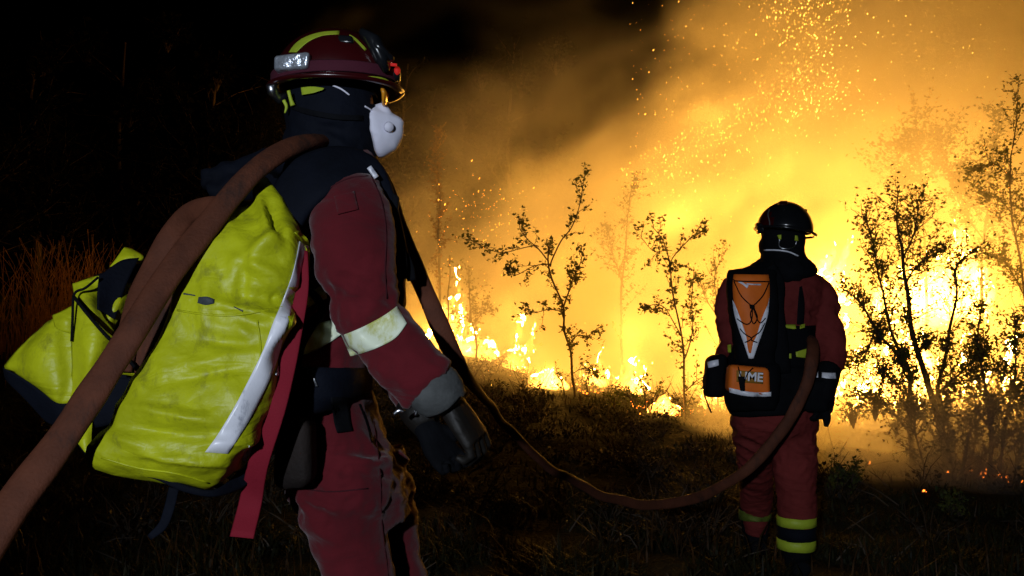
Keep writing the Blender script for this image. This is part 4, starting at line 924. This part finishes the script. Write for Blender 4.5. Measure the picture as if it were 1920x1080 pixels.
keep(mesh_obj('hem_cord', *sweep_geo([P(*q) for q in catmull(np.array([(184, 520, 2.17), (160, 540, 2.15), (139, 552, 2.15), (136, 600, 2.14), (134, 640, 2.14)]), 5)], .003, n=6), M_black), bag)
ribbon('hem', [(178, 866, 2.0, 5), (230, 882, 1.98, 6), (290, 892, 1.97, 6), (345, 915, 1.98, 7), (400, 925, 2.0, 7), (445, 905, 2.06, 14), (470, 880, 2.1, 18)], M_navy, bag, thick=.006)
ribbon('hanging_strap', [(326, 915, 2.0, 10), (318, 950, 2.0, 10), (305, 985, 2.0, 9), (280, 1008, 2.0, 6)], M_navy, bag, thick=.002)
ribbon('side_strap', [(572, 470, 2.12, 5), (567, 540, 2.10, 12), (552, 620, 2.08, 15), (535, 690, 2.06, 19), (513, 770, 2.03, 22), (484, 870, 2.05, 20), (470, 940, 2.08, 22), (453, 1008, 2.04, 23)], M_strap, bag, thick=.0018)
for (a, b) in ((529, 655), (521, 685), (467, 835), (459, 845)): keep(patch('reflective_tab', bvB, [(a, b, a+6, b+4), (a-5, b+18, a+2, b+20)], M_silver, off=.004, th=.002, nu=2, span=2), bag)
# shoulder harness
ribbon('shoulder_strap', [(535, 560, 2.20, 16), (528, 470, 2.20, 26), (540, 395, 2.19, 44), (575, 340, 2.20, 58), (630, 312, 2.22, 50), (682, 318, 2.24, 34), (712, 355, 2.25, 24), (732, 410, 2.26, 19), (746, 465, 2.27, 17), (757, 522, 2.28, 17)], M_navy, bag, nrm=(-.15, -.9, .45), thick=.014, n=14)
ribbon('shoulder_strap', [(560, 300, 2.62, 40), (640, 292, 2.64, 34), (700, 330, 2.66, 26), (735, 400, 2.68, 20), (752, 470, 2.7, 16), (762, 520, 2.7, 16)], M_black, bag, nrm=(0, -.9, .4), thick=.012, n=14)
ribbon('strap_end', [(745, 450, 2.25, 14), (752, 500, 2.24, 12), (746, 530, 2.24, 9), (745, 551, 2.24, 9)], M_black, bag, thick=.003)
ribbon('strap_end', [(748, 470, 2.26, 14), (765, 500, 2.27, 11), (772, 526, 2.27, 8)], M_black, bag, thick=.003)
ribbon('side_webbing', [(592, 478, 2.22, 10), (584, 508, 2.235, 16), (574, 530, 2.24, 8), (604, 578, 2.235, 8), (582, 610, 2.235, 11), (560, 650, 2.235, 12), (550, 700, 2.23, 14)], M_black, bag, thick=.003)
ribbon('side_webbing', [(545, 420, 2.18, 18), (560, 470, 2.20, 11), (556, 540, 2.22, 10), (550, 620, 2.22, 10), (538, 700, 2.2, 14)], M_black, bag, thick=.006)
ribbon('reflective_tab', [(692, 313, 2.20, 5), (706, 333, 2.20, 5)], M_silver, bag, nrm=(-.15, -.9, .45), thick=.003)
o = boxy('strap_buckle', [(735, 360, 2.24), (748, 368, 2.24), (746, 392, 2.24), (733, 388, 2.24)], .02, M_black, bag, bev=.005)
# rolled gear behind the shoulders
g = Geo(); g.add(limb([(380, 335, 2.6, 20), (430, 328, 2.6, 26), (480, 318, 2.6, 30), (530, 300, 2.6, 34)])); g.add(limb([(392, 360, 2.58, 18), (440, 350, 2.58, 26), (500, 345, 2.58, 34), (550, 340, 2.55, 40)]))
o = g.obj('top_roll', M_navy); remesh(o, .009, 2); rumple(o, .012, seed=30); keep(o, bag)

# ================================================================== hoses
def hose(name, pts, label, turn, parent=None, bow=.35):
    c = catmull(np.array(pts, float), 10); path = np.array([tuple(P(a, b, d)) for a, b, d, *_ in c]); ra = c[:, 3]*c[:, 2]/FPX; rb = c[:, 4]*c[:, 2]/FPX
    for i in range(len(path)):
        path[i] += np.array(noise.noise_vector(Vector(path[i]*5)))*.010; ra[i] *= 1+.10*noise.noise(Vector(path[i]*11)); rb[i] *= 1-.3*noise.noise(Vector(path[i]*9))
    V, F = sweep_geo(path, ra, rb, normal=(0, -1, .15), n=18, power=2.4)
    return tag(mesh_obj(name, V, F, M_hose), label, 'hose', 'fire hoses')
hose('fire_hose', [(-60, 1085, 1.74, 38, 16), (20, 965, 1.80, 35, 15), (110, 830, 1.86, 33, 14), (210, 685, 1.92, 29, 12), (300, 545, 1.99, 27, 11), (385, 425, 2.06, 25, 10), (455, 345, 2.12, 22, 10), (520, 292, 2.19, 22, 11), (575, 270, 2.28, 17, 11), (625, 268, 2.42, 12, 11),
    (668, 300, 2.60, 16, 12), (718, 365, 2.66, 18, 11), (758, 450, 2.50, 18, 10), (800, 558, 2.36, 18, 9), (845, 655, 2.36, 17, 8), (872, 706, 2.45, 13, 7), (902, 742, 2.66, 8.5, 7), (945, 795, 3.0, 7.5, 6), (1000, 852, 3.25, 8, 6), (1065, 898, 3.55, 8.5, 5), (1135, 930, 3.85, 9, 5), (1215, 946, 4.1, 9.5, 5), (1300, 935, 4.3, 10, 5),
    (1370, 900, 4.45, 10, 6), (1430, 850, 4.5, 11, 7), (1480, 790, 4.52, 11.5, 7), (1508, 730, 4.53, 11.5, 7), (1522, 672, 4.56, 12, 8), (1522, 640, 4.66, 11, 8), (1510, 640, 4.85, 11, 8), (1480, 650, 5.05, 11, 8)],
    'long russet hose slung over the near shoulder and sagging across to the far firefighter', 0)
hose('fire_hose', [(428, 382, 2.14, 17, 7), (390, 386, 2.18, 19, 8), (350, 404, 2.22, 22, 9), (312, 450, 2.24, 24, 9), (280, 520, 2.22, 25, 9), (256, 590, 2.18, 25, 9), (238, 645, 2.12, 23, 9), (226, 700, 2.10, 20, 8)],
     'looped russet hose lying in the mouth of the yellow bag behind the long hose', 0)
hose('fire_hose', [(372, 470, 2.16, 20, 9), (340, 530, 2.14, 24, 10), (305, 600, 2.12, 24, 10), (275, 660, 2.12, 22, 10), (255, 700, 2.12, 18, 9)],
     'short length of russet hose tucked between the long hose and the yellow panel', 0)

# ================================================================== the far firefighter
D2 = 4.85
f0 = P(1450, 1075, D2)
root2 = empty('person', (f0.x, f0.y, ground_z(f0.x, f0.y))); tag(root2, 'firefighter seen from behind in a black helmet with an orange backpack', 'person')
g = Geo()
g.add(rows_loft([(1436, 455, 1500, 455, 4.85, .055), (1432, 485, 1506, 486, 4.85, .07), (1408, 502, 1520, 500, 4.86, .10), (1378, 520, 1534, 516, 4.87, .13), (1362, 545, 1544, 540, 4.87, .15), (1362, 590, 1536, 585, 4.87, .155), (1372, 650, 1528, 645, 4.87, .15),
    (1374, 710, 1528, 710, 4.87, .145), (1370, 760, 1534, 760, 4.87, .16), (1374, 800, 1534, 795, 4.87, .15), (1392, 830, 1520, 825, 4.87, .10)], n=28))
g.add(ball(P(1468, 432, 4.87), .075, .085, .11))
g.add(limb([(1380, 530, 4.87, 22), (1366, 560, 4.87, 23), (1364, 600, 4.85, 21), (1368, 640, 4.80, 19), (1358, 680, 4.98, 17), (1372, 700, 5.15, 14)], n=16))
g.add(limb([(1520, 528, 4.87, 26), (1540, 555, 4.86, 29), (1548, 600, 4.84, 30), (1556, 640, 4.81, 30), (1560, 668, 4.79, 27), (1556, 690, 4.74, 23), (1548, 708, 4.70, 18)], n=18))
g.add(limb([(1412, 790, 4.87, 40), (1414, 830, 4.95, 37), (1417, 870, 5.1, 35), (1418, 905, 5.25, 32), (1417, 945, 5.38, 30), (1417, 1000, 5.42, 21)], n=18))
g.add(limb([(1492, 790, 4.87, 44), (1493, 840, 4.86, 41), (1492, 890, 4.85, 39), (1494, 930, 4.85, 37), (1494, 975, 4.85, 35), (1494, 1040, 4.85, 24)], n=18))
body2 = g.obj('body', [M_red_pale, M_skin]); remesh(body2, .011, 3)
rumple(body2, .016, lambda x, y, z: .5+.9*math.exp(-((z-.62)/.18)**2)+.6*math.exp(-((z-1.28)/.08)**2)+.4*math.exp(-((z-1.06)/.08)**2) if z < 1.48 else 0, seed=21)
zc = P(0, 488, 4.85).z
body2.data.polygons.foreach_set('material_index', [1 if p.center.z > zc else 0 for p in body2.data.polygons])
keep(body2, root2)
g = Geo(); g.add(rows_loft([(1430, 432, 1508, 440, 4.85, .10), (1425, 462, 1506, 468, 4.85, .105), (1430, 482, 1510, 484, 4.85, .11), (1400, 502, 1524, 500, 4.86, .14), (1368, 516, 1530, 514, 4.87, .165), (1376, 528, 1500, 534, 4.87, .16)], n=28))
hood = g.obj('neck_hood', M_black); remesh(hood, .01, 2); rumple(hood, .012, seed=25); bvK = bvh_of([hood]); keep(hood, root2)
cord_on('goggle_strap', bvK, [(1433, 469), (1455, 469), (1478, 472), (1497, 480)], .004, M_silver, root2, off=.004)
cord_on('goggle_strap', bvK, [(1462, 447), (1461, 461), (1470, 466), (1488, 464), (1494, 452)], .0035, M_metal, root2, off=.006)
HC2 = P(1471, 434, 4.83)
hv, hf = ball(HC2, .134, .15, .145, nu=36, nv=14, z0=0.0, tilt=.10)
h2 = mesh_obj('helmet', hv, hf[:-1], [M_helmblack, M_helm]); m = h2.modifiers.new('s', 'SOLIDIFY'); m.thickness = .008; m.offset = -1; apply_mods(h2)
lx = P(1438, 0, 4.83).x
h2.data.polygons.foreach_set('material_index', [1 if p.center.x < lx else 0 for p in h2.data.polygons])
bvH2 = bvh_of([h2]); keep(h2, root2)
sub(mesh_obj('rim', *sweep_geo([Vector((HC2.x+math.cos(a)*(.142 if math.cos(a) > 0 else .136), HC2.y+math.sin(a)*.158, HC2.z-.022*math.cos(a)-.004)) for a in np.linspace(0, 2*math.pi, 41)], .010, .006, normal=(0, 0, 1), n=8), M_helmblack), h2)
sub(boxy('crest', [(1462, 376, 4.76), (1478, 376, 4.76), (1479, 384, 4.72), (1463, 384, 4.72)], .14, M_helm, bev=.008), h2)
sub(boxy('lamp_mount', [(1505, 391, 4.80), (1514, 392, 4.80), (1514, 404, 4.80), (1507, 402, 4.80)], .04, M_helmblack, bev=.004), h2)
sub(boxy('lamp_mount', [(1419, 416, 4.78), (1432, 420, 4.76), (1434, 436, 4.76), (1422, 438, 4.78)], .05, M_helmblack, bev=.008), h2)
sub(patch('stripe', bvH2, [(1428, 427, 1428, 433), (1436, 424, 1436, 434), (1443, 426, 1443, 431)], M_limedark, off=.006, th=.002, dflt=4.75, nu=3), h2)
sub(cord_on('edge_cord', bvH2, [(1443, 392), (1440, 402), (1443, 416), (1443, 430)], .003, M_grey, off=.003), h2)
sub(cord_on('edge_cord', bvH2, [(1444, 429), (1462, 426), (1476, 427), (1492, 432), (1506, 436)], .0035, M_grey, off=.004), h2)
keep(patch('strap_tab', bvK, [(1457, 441, 1465, 440), (1461, 449, 1465, 449)], M_limedark, off=.008, th=.002, nu=2, span=2), root2)
keep(patch('strap_tab', bvK, [(1491, 441, 1496, 442), (1490, 451, 1497, 452)], M_limedark, off=.008, th=.002, nu=2, span=2), root2)
# gloves, boots and bands
hand('glove', P(1549, 712, 4.70), (-.05, -.05, -1), (-.5, .8, 0), None, M_black, root2, size=.24, curl=(30, 36, 40, 46), flip=1)
gc = mesh_obj('glove_cuff', *limb([(1554, 692, 4.74, 23), (1548, 712, 4.70, 24), (1543, 730, 4.68, 24), (1541, 752, 4.67, 21)], n=18), M_black); keep(gc, root2); bvG = bvh_of([gc])
keep(patch('reflective_band', bvG, [(1524, 698, 1524, 708), (1534, 697, 1534, 708)], M_silver, off=.004, th=.002, nu=3, dflt=4.66), root2)
keep(patch('reflective_band', bvG, [(1541, 698, 1541, 708), (1555, 699, 1555, 710), (1567, 699, 1568, 710)], M_silver, off=.004, th=.002, nu=3, dflt=4.66), root2)
hand('glove', P(1374, 702, 5.16), (.1, .5, -.8), (.3, .5, .2), None, M_black, root2, size=.22)
bvb2 = bvh_of([body2])
def leg_band(cx, cy, d, r0, h, mt):
    V, F = sweep_geo([P(cx, cy-h/2, d), P(cx, cy, d), P(cx, cy+h/2, d)], [r0*d/FPX]*3, [r0*d/FPX]*3, n=28, cap=False); o = mesh_obj('leg_band', V, F, mt)
    m = o.modifiers.new('s', 'SOLIDIFY'); m.thickness = .004; m.offset = 1; apply_mods(o); rumple(o, .005, seed=cy); return keep(o, root2)
M_limeshade = material('shaded_lime', (.09, .12, .012), rough=.7, var=.5, vscale=20)  # darker copy of the lime trim: shade of the left leg put into the colour
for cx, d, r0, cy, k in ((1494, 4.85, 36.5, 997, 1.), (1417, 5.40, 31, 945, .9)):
    M_leglime = M_limedark if k == 1 else M_limeshade
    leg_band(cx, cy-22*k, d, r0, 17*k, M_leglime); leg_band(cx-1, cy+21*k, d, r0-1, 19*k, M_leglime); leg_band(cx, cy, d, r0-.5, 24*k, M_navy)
for cx, d in ((1494, 4.85), (1417, 5.43)):
    q = P(cx, 1040, d); gz = ground_z(q.x, q.y); g = Geo()
    g.add(sweep_geo([(q.x, q.y, gz+.20), (q.x, q.y, gz+.12), (q.x, q.y, gz+.04)], [.082, .072, .058], n=16))
    g.add(sweep_geo([(q.x, q.y-.09, gz+.04), (q.x, q.y, gz+.05), (q.x+.02, q.y+.12, gz+.045), (q.x+.03, q.y+.2, gz+.03)], [.045, .052, .05, .035], [.04, .05, .04, .025], normal=(0, 0, 1), n=14))
    o = g.obj('boot', M_black); remesh(o, .01, 2); keep(o, root2)

# orange backpack with its harness
pk = empty('orange_backpack', tuple(P(1408, 650, 4.68))); tag(pk, 'black and orange backpack with a white V on the far firefighter', 'backpack')
g = Geo(); g.add(rows_loft([(1366, 506, 1458, 500, 4.70, .04), (1362, 530, 1456, 520, 4.68, .07), (1366, 580, 1458, 575, 4.67, .08), (1376, 640, 1455, 640, 4.66, .075), (1378, 676, 1450, 676, 4.66, .07), (1360, 692, 1460, 690, 4.66, .09), (1358, 740, 1458, 742, 4.66, .09), (1364, 768, 1450, 768, 4.68, .07)], n=32, power=3))
o = g.obj('pack_body', M_black); rumple(o, .008, seed=40); bvP = bvh_of([o]); keep(o, pk)
pl = patch('orange_panel', bvP, [(1376, 514, 1441, 515), (1374, 530, 1443, 530), (1375, 560, 1443, 560), (1381, 590, 1438, 590), (1388, 620, 1430, 620), (1396, 648, 1420, 648), (1402, 662, 1412, 662)], M_orange, pk, off=.006, th=.010, nu=10, lift=.012)
bvO = bvh_of([pl])
patch('white_stripe', bvP, [(1373, 562, 1378, 570), (1377, 590, 1388, 596), (1386, 620, 1399, 628), (1396, 648, 1408, 652), (1404, 672, 1410, 673)], M_silver, pk, off=.021, th=.003, nu=3)
patch('white_stripe', bvP, [(1443, 556, 1441, 568), (1440, 590, 1429, 596), (1431, 620, 1419, 628), (1421, 648, 1409, 650), (1413, 672, 1406, 672)], M_silver, pk, off=.024, th=.003, nu=3)
patch('logo', bvO, [(1383, 527, 1384, 529), (1392, 529, 1393, 534), (1399, 533, 1400, 540), (1404, 534, 1402, 539)], M_silver, pk, off=.001, th=.001, nu=2, span=3)
patch('logo', bvO, [(1400, 531, 1400, 533), (1412, 532, 1412, 534.5), (1427, 532, 1427, 535)], M_silver, pk, off=.001, th=.001, nu=2, span=3)
bvO2 = bvh_of([pl, o])
for c_ in ([(1375, 524), (1384, 527), (1442, 528)], [(1376, 527), (1390, 555), (1411, 575)], [(1442, 530), (1430, 555), (1411, 575)], [(1411, 575), (1409, 600), (1399, 608), (1380, 596), (1376, 590)],
           [(1414, 577), (1420, 595), (1413, 607), (1407, 590), (1411, 577)], [(1412, 577), (1424, 605), (1438, 594)], [(1379, 605), (1395, 625), (1409, 635), (1390, 645)], [(1436, 602), (1425, 622), (1408, 636), (1428, 645)]):
    cord_on('bungee_cord', bvO2, c_, .0026, M_black, pk, off=.028 if False else .010)
boxy('cord_lock', [(1407, 571, 4.545), (1415, 571, 4.545), (1416, 579, 4.545), (1408, 579, 4.545)], .03, M_black, pk, bev=.004)
lb = boxy('lumbar_pocket', [(1369, 683, 4.54), (1444, 689, 4.54), (1446, 742, 4.54), (1367, 735, 4.54)], .10, M_orange, pk, bev=.022, seg=4); rumple(lb, .005, seed=41); bvL = bvh_of([lb])
patch('silver_piping', bvL, [(1367, 727, 1368, 736), (1395, 733, 1395, 742), (1420, 736, 1420, 744), (1446, 735, 1446, 743)], M_silver, pk, off=.002, th=.003, nu=2, dflt=4.54)
plate = patch('name_plate', bvL, [(1381, 694, 1381, 716), (1405, 696, 1405, 718), (1431, 698, 1431, 720)], M_gold, pk, off=.003, th=.003, nu=4)
cu = bpy.data.curves.new('lettering', 'FONT'); cu.body = 'UME'; cu.size = .056; cu.extrude = .0012; cu.align_x = 'CENTER'; cu.align_y = 'CENTER'; cu.offset = .0012
tx = bpy.data.objects.new('lettering', cu); col.objects.link(tx); tx.rotation_euler = (math.pi/2, -.0, 0)
me_ = None
bpy.context.view_layer.update(); me_ = bpy.data.meshes.new_from_object(tx.evaluated_get(bpy.context.evaluated_depsgraph_get()))
hh = bvL.ray_cast(EYE, (P(1407, 707, 1)-EYE).normalized())[0]
mt_ = Matrix.Translation(hh+Vector((0, -.0095, 0))) @ Matrix.Rotation(math.pi/2, 4, 'X') @ Matrix.Rotation(-.07, 4, 'Z'); me_.transform(mt_)
bpy.data.objects.remove(tx); o = bpy.data.objects.new('lettering', me_); col.objects.link(o); me_.materials.clear(); me_.materials.append(M_silver); sub(o, plate); o.matrix_parent_inverse = plate.matrix_parent_inverse.copy()
o.parent = plate; o.matrix_parent_inverse = Matrix.Identity(4)
cord_on('buckle_strap', bvL, [(1383, 684), (1388, 702), (1394, 716)], .0028, M_black, pk, off=.010); cord_on('buckle_strap', bvL, [(1412, 690), (1402, 700), (1396, 716)], .0028, M_black, pk, off=.010)
boxy('buckle', [(1384, 706, 4.515), (1397, 706, 4.515), (1397, 733, 4.515), (1389, 733, 4.515)], .012, M_black, pk, bev=.003)
# harness, hip belt and pouches on the far firefighter
g = Geo(); g.add(rows_loft([(1366, 612, 1524, 612, 4.84, .165), (1364, 650, 1524, 650, 4.84, .180), (1362, 700, 1528, 700, 4.84, .185), (1360, 745, 1534, 745, 4.84, .19), (1370, 778, 1500, 772, 4.84, .18)], n=34, power=2.5))
hb = g.obj('hip_belt', M_black); rumple(hb, .012, seed=42); bvHB = bvh_of([hb]); keep(hb, root2)
bvB2 = bvh_of([body2, hb])
ribbon('shoulder_strap', [(1440, 500, 4.66, 14), (1458, 530, 4.66, 13), (1456, 580, 4.66, 14), (1462, 640, 4.65, 16), (1466, 700, 4.65, 18)], M_black, pk, thick=.008)
patch('shoulder_strap', bvB2, [(1499, 538, 1504, 536), (1496, 570, 1509, 570), (1494, 608, 1507, 610)], M_black, pk, off=.004, th=.006, nu=3)
patch('chest_flap', bvB2, [(1462, 614, 1524, 614), (1465, 650, 1524, 650), (1468, 690, 1518, 690)], M_black, pk, off=.004, th=.006, nu=5)
patch('lime_tab', bvB2, [(1466, 608, 1466, 612), (1480, 608, 1480, 616), (1492, 608, 1493, 617)], M_limedark, pk, off=.022, th=.002, nu=3)
patch('lime_tab', bvB2, [(1500, 609, 1500, 617), (1510, 607, 1509, 614)], M_limedark, pk, off=.022, th=.002, nu=3)
patch('lime_tab', bvB2, [(1492, 660, 1493, 669), (1508, 655, 1508, 671), (1519, 652, 1518, 672)], M_limedark, pk, off=.024, th=.003, nu=4)
patch('lime_tab', bvB2, [(1480, 663, 1484, 663), (1480, 672, 1484, 672)], M_limedark, pk, off=.022, th=.002, nu=2)
patch('lime_tab', bvB2, [(1364, 647, 1371, 646), (1365, 661, 1371, 661)], M_limedark, pk, off=.022, th=.002, nu=2)
po = boxy('side_pouch', [(1330, 668, 4.70), (1366, 662, 4.70), (1366, 744, 4.70), (1326, 748, 4.70)], .14, M_black, bev=.035, seg=5); rumple(po, .008, seed=50); bvpo = bvh_of([po])
tag(po, 'black pouch with a white patch hanging at the far firefighter\'s left hip', 'pouch')
sub(patch('reflective_patch', bvpo, [(1326, 679, 1328, 690), (1336, 676, 1338, 688), (1347, 674, 1348, 685)], M_silver, off=.003, th=.002, nu=3, dflt=4.72), po)
sub(mesh_obj('cord', *sweep_geo([P(*q) for q in catmull(np.array([(1328, 700, 4.74), (1320, 705, 4.72), (1320, 735, 4.72), (1326, 755, 4.72), (1334, 774, 4.72)]), 5)], .004, n=6), M_black), po)
po = boxy('tool_pouch', [(1505, 712, 4.62), (1560, 714, 4.62), (1556, 776, 4.62), (1510, 772, 4.62)], .10, M_black, bev=.03, seg=4); rumple(po, .010, seed=51)
tag(po, 'black tool pouch hanging under the far firefighter\'s right hand', 'pouch')
keep(mesh_obj('trouser_flap', *limb([(1546, 770, 4.66, 10), (1550, 785, 4.66, 8), (1549, 800, 4.66, 4)]), M_black), root2)
